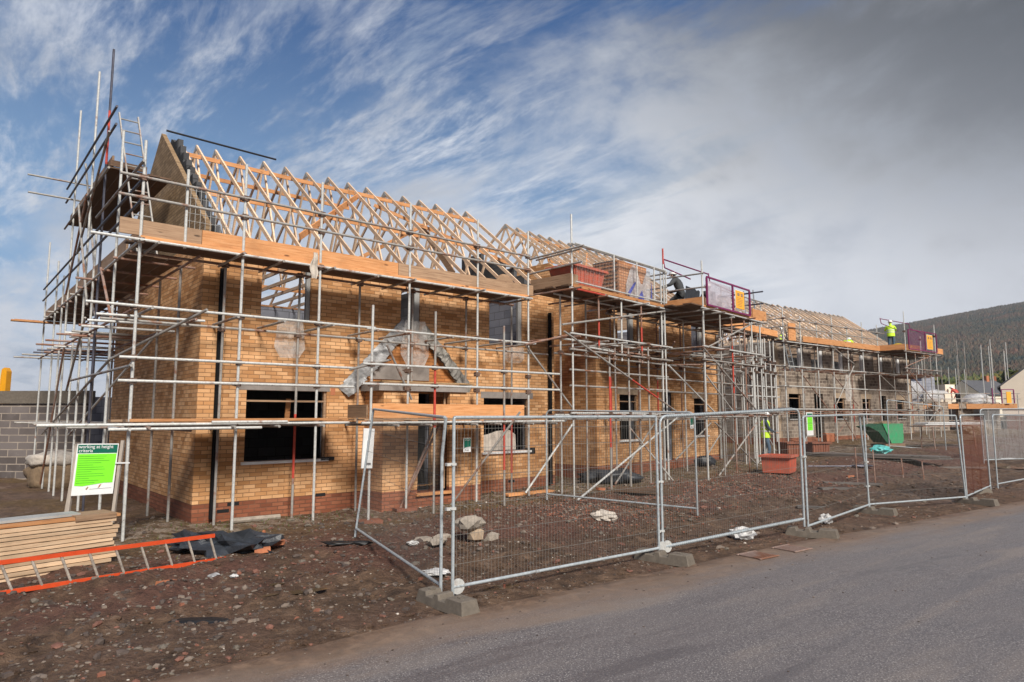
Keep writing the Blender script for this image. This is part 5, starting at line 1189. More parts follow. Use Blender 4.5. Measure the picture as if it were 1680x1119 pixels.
# green tipping skip
sk = thing('tipping_skip', 'green tipping skip on a steel frame in front of the stone terrace', 'skip', (16.15, 29.4, gh(16.15, 29.4)), R(20))
m_ = MB(); prof = [(-1.35, .98), (1.1, 1.15), (1.1, .28), (.9, .2), (-.1, .2), (-.35, .35)]
pr2 = [(-.65, 1.15), (1.15, 1.15), (1.15, .30), (1.0, .18), (.05, .18)]
m_.prism(pr2, 'y', -.62, .62); mk('body', m_, 'greenskip', sk)
m_ = MB(); m_.prism([(-1.8, 1.02), (-.66, 1.13), (.04, .19), (-.28, .2), (-.95, .74)], 'y', -.55, .55); mk('chute', m_, 'darkgreen', sk)
m_ = MB(); m_.box(-.5, -.6, 0, 1.3, -.45, .14); m_.box(-.5, .45, 0, 1.3, .6, .14); m_.box(.2, -.44, .02, .35, .44, .12); mk('base_frame', m_, 'oldtimber', sk)
m_ = MB(); m_.blob((.1, 0, 1.15), (.6, .5, .14), 3, 2, .3); mk('spoil', m_, 'bagdirty', sk)
sk.scale = (.64, .64, .86)
litter(13.75, 25.2, .36, 'turquoise plastic bag lying on the plank pile', mat='turquoise', name='plastic_bag', cat='bag', hz=.42, sub=3, seed=21).location.z += .12
pk = thing('plank_pile', 'pile of grey scaffold planks lying in mud before the green skip', 'planks', put(13.0, 24.5), R(-35))
for k in range(9):
    m_ = MB(); y = -.4 + .2 * (k % 5); z = .02 + .06 * (k // 5); L0 = random.uniform(-.2, .2); m_.box(-2.4 + L0, y, z, 2.3 + L0, y + .19, z + .045); o = mk('plank', m_, 'wetplank', pk); o.rotation_euler = (0, 0, random.uniform(-.04, .04))
for x, y, a, L_, lab in ((8.4, 17.6, 12, 1.0, 'grey plank lying in mud beyond the third fence panel'), (9.3, 18.6, -8, 1.5, 'thin dark plank lying in mud before the plank pile'), (6.6, 14.9, -20, .7, 'short dark board half sunk in the churned mud'), (15.2, 23.2, 10, 2.2, 'long pale board lying right of the green skip')):
    m_ = MB(); m_.box(-L_ / 2, -.1, .0, L_ / 2, .1, .05); o = mk('plank', m_, 'wetplank', loc=put(x, y)); o.rotation_euler = (0, .02, R(a)); tag(o, lab, 'plank')
tr = thing('trestle', 'trestle bench stacked with white boards in front of the far end of the terrace', 'trestle', put(19.9, 30.8), R(28))
for x in (-1.6, 1.6):
    m_ = MB()
    for y in (-.3, .3): m_.tube((x, y, 0), (x, y * .8, 1.0), .03, 6)
    m_.tube((x, -.3, .35), (x, .3, .35), .02, 6); mk('leg_frame', m_, 'rusty', tr)
for k, (z, mt) in enumerate(((1.02, 'rusty'), (1.10, 'whitepvc'), (1.16, 'whitepvc'))):
    m_ = MB(); m_.box(-2.4 + k * .2, -.3, z, 2.3, .3, z + .045); mk('board', m_, mt, tr)
m_ = MB(); m_.box(-2.2, -.2, .02, 1.2, .0, .05); m_.box(-.6, -.5, .02, 1.6, -.3, .06); o = mk('white_trim', m_, 'whitepvc', loc=put(18.7, 27.6)); o.rotation_euler = (0, 0, R(10)); tag(o, 'long white trim boards on the ground right of the green skip', 'boards')
for x, y, h_, lab in ((9.6, 19.0, .95, 'leaning rusty steel pin left of the plank pile'), (10.2, 19.2, .9, 'rusty steel pin standing before the plank pile'), (11.8, 20.6, .55, 'short rusty pin below the green skip'), (12.6, 20.9, .5, 'shortest rusty pin right of the green skip chute')):
    m_ = MB(); m_.tube((0, -.1, -.05), (.03, .0, h_), .018, 6); tag(mk('steel_pin', m_, 'rusty', loc=put(x, y)), lab, 'steel pin', 'rusty pins in the mud')
m_ = MB(); m_.tube((-.9, 0, .04), (.5, 0, .04), .02, 6); m_.blob((.9, 0, .05), (.4, .12, .05), 3, 2, .4); tag(mk('pipe_offcut', m_, 'darktube', loc=put(10.4, 21.8)), 'pale tube and black wrap lying right of the red tub', 'tube')
# drains in the road edge
for x, y, lab in ((3.55, 9.95, 'nearer rusty road drain grating at the edge of the asphalt'), (4.25, 10.45, 'farther rusty road drain grating at the edge of the asphalt')):
    m_ = MB()
    for k in range(7): m_.box(-.2 + k * .06, -.17, 0, -.17 + k * .06, .17, .012)
    m_.box(-.23, -.2, 0, .23, -.172, .013); m_.box(-.23, .172, 0, .23, .2, .013)
    o = mk('drain_grating', m_, 'rusty', loc=(x, y, gbase(x, y) + .012)); o.rotation_euler = (0, 0, R(36)); tag(o, lab, 'drain', 'road drains')
# puddles: flat wet sheets in hollows
for k, (x, y, a, b_) in enumerate(((-2.4, 7.9, .28, .09), (-2.9, 8.1, .22, .06), (-2.75, 7.7, .15, .05), (-.05, 8.3, .35, .10), (5.6, 11.7, .4, .12), (18.6, 24.5, 1.6, 1.0))):
    m_ = MB(); n = 22; m_.face([(a * math.cos(6.283 * i / n) * (1 + .35 * mn.noise(Vector((i * .7, k, 0)))), b_ * math.sin(6.283 * i / n) * (1 + .35 * mn.noise(Vector((i * .7, k, 3)))), 0) for i in range(n)])
    o = mk('puddle', m_, 'puddle'); zz_ = sorted(gh(x + a * cx * .8, y + b_ * sy_ * .8) for cx in (-1, 0, 1) for sy_ in (-1, 0, 1))[4]; o.location = (x, y, zz_ + .001 - (.0)); o.rotation_euler = (0, 0, R(30)); o['kind'] = 'structure'
# rubble and gravel scattered over the mud
gv = MB(); mats_g = ['stonemid', 'brickdull', 'stonedark', 'footblock', 'bagwhite']
ico = bmesh.new(); bmesh.ops.create_icosphere(ico, subdivisions=1, radius=1); iv = [v_.co.copy() for v_ in ico.verts]; ifs = [tuple(x.index for x in f_.verts) for f_ in ico.faces]; ico.free()
cnt = 0
while cnt < 14000:
    a = R(random.uniform(-44, 42)); rr = 4.2 + 24 * random.random() ** 1.5; x, y = rr * math.sin(a), rr * math.cos(a); e = edge_dist(x, y)
    w_ = -.653 * x + .757 * y
    if e < .1 or w_ > 14.5: continue
    dens = .35 + .65 * smooth01((w_ - 6.5) / 3) if x > -2.5 else .55
    if random.random() > dens: continue
    mi = random.choices(range(5), (4, 2.2, 6, 4, .8))[0]; sz = random.uniform(.006, .024) * (1 + 1.7 * (random.random() < .08)) * (.55 + .45 * min(1, rr / 9)); 
    if mi == 4: sz *= .6
    rot = Matrix.Rotation(random.uniform(0, 6.28), 3, 'Z') @ Matrix.Rotation(random.uniform(-.6, .6), 3, 'X'); sc = Vector((random.uniform(.7, 1.6), random.uniform(.6, 1.1), random.uniform(.35, .8))) * sz
    z = gh(x, y); gv.idx([rot @ Vector((p.x * sc.x * random.uniform(.75, 1.2), p.y * sc.y, p.z * sc.z * random.uniform(.75, 1.2))) + Vector((x, y, z + sz * .1)) for p in iv], ifs, mi); cnt += 1
o = mk('rubble', gv, mats_g); o['kind'] = 'stuff'; o['label'] = 'small stones and brick crumbs strewn over the mud'; o['category'] = 'rubble'
cr_ = MB(); k = 0
while k < 420:
    x, y = random.uniform(-3, 22), random.uniform(3.5, 20); e = edge_dist(x, y)
    if e > -.02 or random.random() > math.exp(e / .8) + .04: continue
    sz = random.uniform(.004, .013); z = gbase(x, y) + .004; cr_.idx([Vector((p.x * sz * random.uniform(.8, 1.6), p.y * sz, p.z * sz * .5)) + Vector((x, y, z + sz * .3)) for p in iv], ifs, random.choice((0, 1, 1))); k += 1
o = mk('road_grit', cr_, ['stonemid', 'stonedark']); o['kind'] = 'stuff'; o['label'] = 'grit and crumbs of mud carried onto the road'; o['category'] = 'grit'
ck = MB(); k = 0
while k < 520:
    x, y = random.uniform(-7.5, -.6), random.uniform(4.2, 9.2); e = edge_dist(x, y)
    if e < .35 or random.random() > .25 + .75 * smooth01((-x - .5) / 3): continue
    sz = random.uniform(.025, .07) * (.6 + .4 * random.random()); rot = Matrix.Rotation(random.uniform(0, 6.28), 3, 'Z') @ Matrix.Rotation(random.uniform(-.35, .35), 3, 'X'); n = random.choice((4, 5, 5, 6)); hgt = sz * random.uniform(.18, .4); z = gh(x, y) + hgt * .1
    rr_ = [sz * random.uniform(.65, 1.15) for _ in range(n)]
    lo_ = [rot @ Vector((rr_[q] * math.cos(6.283 * q / n), rr_[q] * math.sin(6.283 * q / n) * .8, -hgt)) + Vector((x, y, z)) for q in range(n)]; hi_ = [rot @ Vector((rr_[q] * .86 * math.cos(6.283 * q / n + .1), rr_[q] * .68 * math.sin(6.283 * q / n + .1), hgt * random.uniform(.7, 1.1))) + Vector((x, y, z)) for q in range(n)]
    ck.idx(lo_ + hi_, [tuple(range(n, 2 * n))] + [(q, (q + 1) % n, n + (q + 1) % n, n + q) for q in range(n)], random.choices((0, 1, 2), (2.2, 7, 1.0))[0]); k += 1
o = mk('broken_slate', ck, ['stonemid', 'stonedark', 'brickcrumb']); o['kind'] = 'stuff'; o['label'] = 'flat broken stones trodden into the dark mud at lower left'; o['category'] = 'stones'
hc = MB()
for k in range(5200):
    t_ = random.uniform(9, 19); w_ = random.gauss(9.3, .9); x, y = .757 * t_ - .653 * w_, .653 * t_ + .757 * w_
    if mn.noise(Vector((x * .5, y * .5, 3))) < -.12 and random.random() < .8: continue
    sz = random.uniform(.010, .026); hc.idx([Vector((p.x * sz * random.uniform(.7, 1.4), p.y * sz * random.uniform(.7, 1.2), p.z * sz * .7)) + Vector((x, y, gh(x, y) + sz * .2)) for p in iv], ifs, random.choices((0, 1, 2), (2.5, 3.5, 2.5))[0])
o = mk('hardcore', hc, ['stonemid', 'brickcrumb', 'stonedark']); o['kind'] = 'stuff'; o['label'] = 'reddish crushed brick hardcore spread inside the fence'; o['category'] = 'hardcore'
# weeds by the walls
wd = MB()
for k in range(1500):
    s_ = random.uniform(-1, 22); d = abs(random.gauss(0, 1.0)) + .1; wx, wy, _ = wpt(FA, s_, d) if s_ < 9 else wpt(FB, s_ - 10.5, d + .1)
    if 3.2 < s_ < 6.2 and d < .9: continue
    z = gh(wx, wy); a = random.uniform(0, 6.28); h = random.uniform(.02, .075); l = random.uniform(-.03, .03)
    wd.face([(wx - .008 * math.cos(a), wy - .008 * math.sin(a), z - .01), (wx + .008 * math.cos(a), wy + .008 * math.sin(a), z - .01), (wx + l, wy + l, z + h)])
o = mk('weeds', wd, 'nearwood'); o['kind'] = 'stuff'; o['label'] = 'short weeds growing along the foot of the brick walls'; o['category'] = 'weeds'
# mud clods in the churned strip
cl_ = MB()
for k in range(1500):
    t_ = random.uniform(-2, 26); w_ = random.gauss(6.4, .9) if k % 2 else random.uniform(5.8, 11); x, y = .757 * t_ - .653 * w_, .653 * t_ + .757 * w_
    e = edge_dist(x, y)
    if e < .12 or y < 3: continue
    sz = random.uniform(.015, .05); cl_.idx([Vector((p.x * sz * random.uniform(.9, 1.8), p.y * sz * random.uniform(.8, 1.3), p.z * sz * .6)) + Vector((x, y, gh(x, y))) for p in iv], ifs)
o = mk('mud_clods', cl_, 'mud'); o['kind'] = 'stuff'; o['label'] = 'dark clods of churned mud beside the road'; o['category'] = 'mud'

# grey ladders on the scaffolds
def ladder(F, p, q, lab, w_=.38, n=9, mat='alu'):
    root = thing('ladder', lab, 'ladder', wpt(F, p[0], p[1], p[2]), F[2], 'aluminium ladders on the scaffolds'); Q = Vector((q[0] - p[0], -(q[1] - p[1]), q[2] - p[2]))
    side = Vector((0, 1, 0)) if abs(Q.x) > abs(Q.y) else Vector((1, 0, 0))
    for s_ in (-.5, .5):
        m_ = MB(); m_.bar(side * w_ * s_, Q + side * w_ * s_, .025, .045, (0, 1, 0)); mk('stile', m_, mat, root)
    for k in range(n): c = Q * ((k + .5) / n); m_ = MB(); m_.tube(c - side * w_ / 2, c + side * w_ / 2, .014, 6); mk('rung', m_, mat, root)
ladder(FA, (-.75, -.9, 4.85), (-1.05, -1.9, 8.0), 'grey ladder rising from the near gable deck to the top lift', n=12, mat='galvold', w_=.34)
ladder(FC, (-.2, 1.0, 3.9), (-.35, .7, 5.9), 'aluminium ladder poking through the deck at the terrace corner', n=7)
ladder(FB, (8.9, 1.0, 3.9), (9.5, .6, 6.75), 'aluminium ladder standing above the scaffold between middle house and terrace', n=10)
# wooden cable drum / round board behind the toe board of the near house
wx, wy, _ = wpt(FA, 6.95, .55); m_ = MB(); m_.prism([(.30 * math.cos(R(a)), .30 * math.sin(R(a))) for a in range(0, 360, 20)], 'y', 0, .03); o = mk('round_board', m_, 'oldtimber', loc=(wx, wy, 5.12)); o.rotation_euler = (R(-8), 0, FA[2]); tag(o, 'round wooden board leaning on the deck at the end of the near scaffold', 'board')
# ------------------------------------------------------------------ people
def person(label, loc, rz, pose, top, legs, vest=None, helmet='helmet', hair='black', lean=0, bulk=1.0):
    root_name = 'person'
    J = dict(pelvis=(0, 0, .95), spine=(0, 0, 1.13), chest=(0, 0, 1.34), neck=(0, 0, 1.49), head=(0, -.015, 1.60), crown=(0, -.01, 1.72),
             shL=(-.185, 0, 1.42), elL=(-.25, .02, 1.14), wrL=(-.26, -.08, .90), paL=(-.26, -.11, .83), shR=(.185, 0, 1.42), elR=(.25, .02, 1.14), wrR=(.26, -.08, .90), paR=(.26, -.11, .83),
             hiL=(-.10, 0, .90), knL=(-.11, -.02, .50), anL=(-.12, .02, .09), toL=(-.13, -.15, .04), hiR=(.10, 0, .90), knR=(.11, -.02, .50), anR=(.12, .02, .09), toR=(.13, -.15, .04))
    J.update(pose); J = {k: Vector(v) for k, v in J.items()}
    rad = dict(pelvis=(.15, .11), spine=(.135, .10), chest=(.165, .115), neck=(.055, .055), head=(.078, .092), crown=(.055, .065), shL=(.07, .07), shR=(.07, .07), elL=(.05, .05), elR=(.05, .05), wrL=(.03, .033), wrR=(.03, .033), paL=(.036, .022), paR=(.036, .022),
               hiL=(.095, .095), hiR=(.095, .095), knL=(.065, .065), knR=(.065, .065), anL=(.045, .05), anR=(.045, .05), toL=(.042, .035), toR=(.042, .035))
    for q in ('pelvis', 'spine', 'chest', 'shL', 'shR', 'elL', 'elR'): rad[q] = tuple(v_ * bulk for v_ in rad[q])
    E_ = [('pelvis', 'spine'), ('spine', 'chest'), ('chest', 'neck'), ('neck', 'head'), ('head', 'crown')]
    for q in 'LR': E_ += [('chest', 'sh' + q), ('sh' + q, 'el' + q), ('el' + q, 'wr' + q), ('wr' + q, 'pa' + q), ('pelvis', 'hi' + q), ('hi' + q, 'kn' + q), ('kn' + q, 'an' + q), ('an' + q, 'to' + q)]
    for q, sg in (('L', -1), ('R', 1)):
        f = (J['pa' + q] - J['wr' + q]).normalized(); sd = f.cross(Vector((0, 0, 1))); sd = sd.normalized() if sd.length > .2 else Vector((1, 0, 0)); 
        for k in range(4):
            nm = 'f%d%s' % (k, q); J[nm] = J['pa' + q] + f * (.052 - .006 * abs(k - 1)) + sd * (k - 1.5) * .021; J[nm + 't'] = J[nm] + f * (.03 - .004 * abs(k - 1)) + Vector((0, 0, -.015)) + sd * (k - 1.5) * .004
            rad[nm] = (.010, .010); rad[nm + 't'] = (.008, .008); E_ += [('pa' + q, nm), (nm, nm + 't')]
        J['th' + q] = J['wr' + q].lerp(J['pa' + q], .6) + sd * .045; J['tt' + q] = J['th' + q] + f * .035 + sd * .012; rad['th' + q] = (.012, .012); rad['tt' + q] = (.009, .009); E_ += [('wr' + q, 'th' + q), ('th' + q, 'tt' + q)]
    names = list(J); ix = {n_: i for i, n_ in enumerate(names)}
    me = bpy.data.meshes.new('skeleton'); me.from_pydata([J[n_] for n_ in names], [(ix[a], ix[b_]) for a, b_ in E_], [])
    o = bpy.data.objects.new('skeleton', me); COL.objects.link(o)
    sk_ = o.modifiers.new('skin', 'SKIN'); sk_.use_smooth_shade = True
    for n_ in names: me.skin_vertices[0].data[ix[n_]].radius = rad[n_]; me.skin_vertices[0].data[ix[n_]].use_root = (n_ == 'pelvis')
    sb = o.modifiers.new('sub', 'SUBSURF'); sb.levels = 1; sb.render_levels = 1
    dg = bpy.context.evaluated_depsgraph_get(); dg.update()
    body = bpy.data.meshes.new_from_object(o.evaluated_get(dg)); bpy.data.objects.remove(o); body.name = 'body'
    mats_ = [top, legs, 'skin', 'black']; body.materials.clear()
    for x in mats_: body.materials.append(MATS[x])
    lab = {}
    for a, b_ in E_:
        k = 0
        if a[:2] in ('hi', 'kn') or a == 'pelvis': k = 1 if a != 'pelvis' or b_ != 'spine' else 0
        if a[:2] == 'an': k = 3
        if a in ('neck', 'head') or a[:2] in ('wr', 'pa', 'th') or a[0] == 'f': k = 2
        lab[(a, b_)] = k
    for p in body.polygons:
        c = p.center; best = 9; kk = 0
        for (a, b_), k in lab.items():
            A, B = J[a], J[b_]; t_ = max(0, min(1, (c - A).dot(B - A) / max(1e-6, (B - A).length_squared))); d = (c - A.lerp(B, t_)).length - rad[a][0] * .6
            if d < best: best = d; kk = k
        p.material_index = kk
    ob = bpy.data.objects.new('person', body); COL.objects.link(ob); ob.location = loc; ob.rotation_euler = (lean, 0, rz); tag(ob, label, 'person')
    H = J['head']; Cn = J['crown']; up = (Cn - H).normalized()
    m_ = MB()      # nose, ears, brow give the head a face
    m_.tube(H + Vector((0, -.085, .01)), H + Vector((0, -.108, -.012)), .012, 6, r2=.016); m_.bar(H + Vector((-.028, -.083, -.048)), H + Vector((.028, -.083, -.048)), .008, .010)
    for q in (-1, 1): m_.blob(H + Vector((q * .083, .0, .005)), (.012, .02, .03), 1, 1, .1); m_.blob(H + Vector((q * .03, -.082, .03)), (.012, .008, .008), 1, 1, 0)
    mk('face', m_, 'skin', ob, smooth=True)
    m_ = MB(); c = H + up * .05; n = 14
    prof = [(.112, .0), (.112, .03), (.10, .075), (.07, .105), (.03, .122), (.001, .126)]
    vs = [c + Vector((r_ * math.cos(6.283 * i / n), r_ * 1.18 * math.sin(6.283 * i / n), z_)) for r_, z_ in prof for i in range(n)]
    m_.idx(vs, [(j * n + i, j * n + (i + 1) % n, (j + 1) * n + (i + 1) % n, (j + 1) * n + i) for j in range(len(prof) - 1) for i in range(n)] + [tuple(range(n))[::-1]])
    m_.box(c.x - .07, c.y - .18, c.z - .004, c.x + .07, c.y - .10, c.z + .010); mk('helmet', m_, helmet, ob, smooth=True)
    if vest:
        m_ = MB(); n = 16; lev = []
        P0, P1, P2 = J['pelvis'], J['spine'], J['chest']
        for c_, rx, ry, dz_ in ((P0, .20, .155, -.08), (P0, .195, .15, .03), (P1, .185, .145, 0), (P2, .205, .15, -.04), (P2, .205, .145, .06), (P2.lerp(J['neck'], .75), .13, .10, .01)):
            lev.append([c_ + Vector((rx * math.cos(6.283 * i / n), ry * math.sin(6.283 * i / n), dz_)) for i in range(n)])
        m_.idx([p for l in lev for p in l], [(j * n + i, j * n + (i + 1) % n, (j + 1) * n + (i + 1) % n, (j + 1) * n + i) for j in range(len(lev) - 1) for i in range(n)])
        v_ = mk('vest', m_, vest, ob, smooth=True)
        m_ = MB()
        for c_, rx, ry in ((P1.lerp(P0, .3), .196, .156), (P1.lerp(P2, .3), .196, .156)):
            a = [c_ + Vector((rx * math.cos(6.283 * i / n), ry * math.sin(6.283 * i / n), 0)) for i in range(n)]; b_ = [p + Vector((0, 0, .05)) for p in a]
            m_.idx(a + b_, [(i, (i + 1) % n, n + (i + 1) % n, n + i) for i in range(n)])
        mk('reflective_band', m_, 'reflect', v_)
    return ob
# worker on the second platform: back to the road, dark jacket, bending a little over the wall
x, y, z = wpt(FB, 2.75, 1.3, ZD + .04)
person('person in a dark jacket and white helmet kneeling on the second platform', (x, y, z), FB[2] + R(190), dict(pelvis=(0, .02, .60), spine=(0, -.02, .78), chest=(0, -.10, .98), neck=(0, -.17, 1.12), head=(0, -.23, 1.20), crown=(0, -.26, 1.315),
    shL=(-.22, -.12, 1.04), shR=(.22, -.12, 1.04), elL=(-.40, -.20, .84), wrL=(-.34, -.42, .76), paL=(-.32, -.49, .75), elR=(.42, -.18, .86), wrR=(.44, -.42, .82), paR=(.44, -.49, .81),
    hiL=(-.12, .02, .56), hiR=(.12, .02, .56), knL=(-.16, -.22, .12), knR=(.18, -.28, .42), anL=(-.15, .20, .10), anR=(.18, -.16, .09), toL=(-.15, .34, .05), toR=(.18, -.32, .04)), 'jackdark', 'jackdark', bulk=1.28)
x, y, z = wpt(FB, 5.0, 1.2, ZD + .04)
person('person with only a helmet and shoulders showing behind the purple gate', (x, y, z), FB[2] + R(150), dict(pelvis=(0, 0, .55), spine=(0, -.05, .72), chest=(0, -.1, .92), neck=(0, -.13, 1.05), head=(0, -.16, 1.15), crown=(0, -.17, 1.27),
    shL=(-.19, -.1, .98), shR=(.19, -.1, .98), elL=(-.28, -.2, .75), wrL=(-.2, -.4, .68), paL=(-.18, -.47, .67), elR=(.28, -.2, .75), wrR=(.2, -.4, .68), paR=(.18, -.47, .67), hiL=(-.1, 0, .5), hiR=(.1, 0, .5), knL=(-.14, -.38, .42), knR=(.14, -.38, .42), anL=(-.14, -.1, .09), anR=(.14, -.1, .09), toL=(-.15, -.26, .04), toR=(.15, -.26, .04)), 'jackdark', 'jeans')
# worker on the ground beside the scaffold
gx, gy = 8.75, 23.3
person('person in a yellow vest and blue jeans walking under the scaffold at the terrace corner', (gx, gy, gh(gx, gy)), R(75), dict(elL=(-.23, -.10, 1.16), wrL=(-.18, -.30, 1.05), paL=(-.17, -.37, 1.04), elR=(.26, .06, 1.15), wrR=(.24, -.14, 1.02), paR=(.23, -.21, 1.0), knL=(-.1, -.10, .5), anL=(-.11, -.03, .09), toL=(-.11, -.2, .04), knR=(.1, .02, .5), anR=(.11, .16, .11), toR=(.11, .01, .05), head=(0, -.03, 1.6)), 'navy', 'jeans', 'hivis')
# worker on the far platform
x, y, z = wpt(FC, 9.6, 1.2, ZC + .04)
person('person in a lime vest on the far purple gated platform', (x, y, z), FC[2] + R(120), dict(spine=(0, -.02, 1.13), chest=(0, -.05, 1.33), elL=(-.27, -.12, 1.20), wrL=(-.2, -.34, 1.24), paL=(-.19, -.41, 1.26), elR=(.27, -.12, 1.2), wrR=(.2, -.34, 1.26), paR=(.19, -.41, 1.28)), 'hivis', 'jeans', 'hivis')
x, y, z = wpt(FC, 2.9, -1.3, ZC - .62)
person('person in a pale yellow jacket standing among the left terrace roof trusses', (x, y, z), FC[2] + R(190), dict(elL=(-.27, -.15, 1.2), wrL=(-.2, -.36, 1.2), paL=(-.19, -.43, 1.2)), 'hivis', 'jeans', 'hivis')
x, y, z = wpt(FC, 5.9, .55, ZC - .14)
person('person in a lime vest crouching behind the toe board near the middle of the terrace', (x, y, z), FC[2] + R(100), dict(pelvis=(0, .1, .42), spine=(0, -.03, .52), chest=(0, -.22, .60), neck=(0, -.36, .64), head=(0, -.46, .68), crown=(0, -.54, .76),
    shL=(-.19, -.25, .62), shR=(.19, -.25, .62), elL=(-.26, -.36, .42), wrL=(-.2, -.5, .25), paL=(-.19, -.56, .2), elR=(.26, -.36, .42), wrR=(.2, -.5, .25), paR=(.19, -.56, .2), hiL=(-.1, .1, .4), hiR=(.1, .1, .4), knL=(-.16, -.28, .45), knR=(.16, -.28, .45), anL=(-.14, .0, .09), anR=(.14, .0, .09), toL=(-.15, -.16, .04), toR=(.15, -.16, .04)), 'hivis', 'jeans', 'hivis')
# dark upright sheets beside the first worker
wx, wy, _ = wpt(FB, 3.25, 1.15); m_ = MB()
vs = [(1.2 * (i / 8) - .1, .05 * mn.noise(Vector((i, j, 0))), .95 * j / 6 + .05 * mn.noise(Vector((i * .9, 7, 0))) * (j == 6)) for j in range(7) for i in range(9)]
m_.idx(vs, [(j * 9 + i, j * 9 + i + 1, (j + 1) * 9 + i + 1, (j + 1) * 9 + i) for j in range(6) for i in range(8)]); 
o = mk('black_sheeting', m_, 'membrane', smooth=True, loc=(wx, wy, ZD + .04)); o.rotation_euler = (R(6), 0, FB[2] + .1); tag(o, 'black plastic sheeting hung upright beside the person on the second platform', 'plastic sheet')
x, y, z = wpt(FC, 9.1, 1.9, ZC + .05); m_ = MB(); m_.blob((0, 0, .16), (.55, .3, .2), 4, 3, .3, cut=0); tag(mk('tool_bag', m_, 'yellow', smooth=True, loc=(x, y, z)), 'yellow bag lying on the deck below the far worker', 'bag')

# ------------------------------------------------------------------ beyond the terrace: half built house D, its scaffold, cream house, village, hill
HD = thing('house_shell', 'ground floor of a half built block house beyond the terrace, wrapped in pale plastic', 'house', (25.3, 42.5, .6), R(20))
m_ = MB(); m_.wall(0, 8, 0, 2.1, 0, .2, [(1, 2, .9, 2.1), (3.2, 4.1, 0, 2.1), (5.5, 6.7, .9, 2.1)]); m_.wall(.2, 6, 0, 2.1, 0, .2, [], side=True); m_.wall(.2, 6, 0, 2.1, 8, 7.8, [], side=True); m_.wall(0, 8, 0, 2.1, 6, 5.8, []); mk('block_wall', m_, 'stoneblock', HD)
m_ = MB(); m_.box(-1.2, 1.2, 2.105, 3.0, 3.2, 3.5); m_.box(3.002, 1.6, 2.105, 4.2, 2.8, 3.9); mk('wrapped_blocks', m_, 'lightblock', HD)
m_ = MB(); m_.blob((.6, 1.1, 2.9), (1.8, .25, .75), 3, 3, .25); m_.blob((3.4, .9, 2.4), (1.2, .3, .5), 6, 3, .3); mk('plastic_wrap', m_, 'clearwrap', HD, smooth=True)
m_ = MB(); m_.box(4.4, 1.0, 2.11, 5.4, 2, 2.7); m_.box(4.5, 1.1, 2.71, 5.4, 1.9, 3.3); mk('brick_pallet', m_, 'cream', HD)
SD = Scaff(thing('scaffold', 'low scaffold with a forest of tall bare poles beyond the stone terrace', 'scaffold', (0, 0, 0), 0, GRP), (0, 0, 0)); s = SD
for x, z1, Y in ((30.75, 6.99, 46), (31.01, 5.98, 46.5), (31.25, 6.91, 46), (32.41, 6.66, 46), (32.66, 6.15, 46.4), (32.93, 6.57, 46), (33.07, 7.05, 46), (33.47, 6.44, 46.5), (33.94, 6.36, 46), (34.14, 6.84, 46), (34.28, 6.28, 46.4), (30.2, 5.24, 47), (30.7, 5.18, 47), (31.2, 5.09, 47), (31.83, 5.05, 47), (28.0, 5.3, 46)):
    s.tube('standard', (x, Y, .6), (x, Y, z1), random.choice(('galv', 'galv', 'galvold')))
for x in (27.0, 29.3, 31.0, 33.0): s.tube('standard', (x, 43.8, .6), (x, 43.8, 3.2), 'galvold')
for z in (3.25, 2.9, 2.3, 1.5): s.tube('guard_rail' if z > 2.5 else 'ledger', (26.5, 43.8, z), (33.2, 43.8, z), 'galvold')
for k in range(6): m_ = MB(); m_.box(26 + k * 1.15, 43.9, 2.25, 27.13 + k * 1.15, 45.3, 2.29); mk('deck_board', m_, 'plankdark', s.root)
for a, b_ in ((26.4, 29.1), (29.6, 32.9)): m_ = MB(); m_.box(a, 43.75, 2.25, b_, 43.8, 2.58); mk('toe_board', m_, 'timber', s.root)
m_ = MB(); m_.bar((31.9, 43.7, 2.6), (31.9, 43.7, 3.5), .06, .05); m_.bar((32.7, 43.7, 2.6), (32.7, 43.7, 3.5), .06, .05); m_.bar((31.9, 43.7, 3.5), (32.7, 43.7, 3.5), .05, .05); m_.bar((31.3, 43.7, 2.6), (31.3, 43.7, 3.6), .06, .05); g_ = mk('loading_gate', m_, 'purple', s.root)
m_ = MB(); m_.box(32.15, 43.6, 2.62, 32.45, 43.64, 3.35); mk('warning_sign', m_, 'orangesign', g_)
s.finish()
m_ = MB(); m_.blob((31.0, 44.6, 2.75), (1.1, .6, .5), 3, 3, .3); tag(mk('wrapped_pallet', m_, 'clearwrap', smooth=True), 'plastic wrapped load on the low far scaffold deck', 'pallet')
m_ = MB(); m_.box(28.6, 44.3, 2.3, 29.0, 44.8, 3.3); m_.box(27.4, 44.2, 2.3, 28.4, 45, 2.9); tag(mk('block_stack', m_, 'cream'), 'pale block stacks on the left of the low far scaffold deck', 'blocks')
person('person in a red top bending on the low far scaffold', (29.6, 44.5, 2.3), R(200), dict(spine=(0, -.1, 1.05), chest=(0, -.22, 1.18), neck=(0, -.32, 1.25), head=(0, -.40, 1.3), crown=(0, -.46, 1.4), shL=(-.19, -.25, 1.2), shR=(.19, -.25, 1.2), elL=(-.25, -.3, .95), wrL=(-.2, -.4, .72), paL=(-.19, -.43, .66), elR=(.25, -.3, .95), wrR=(.2, -.4, .72), paR=(.19, -.43, .66)), 'redpaint', 'black')
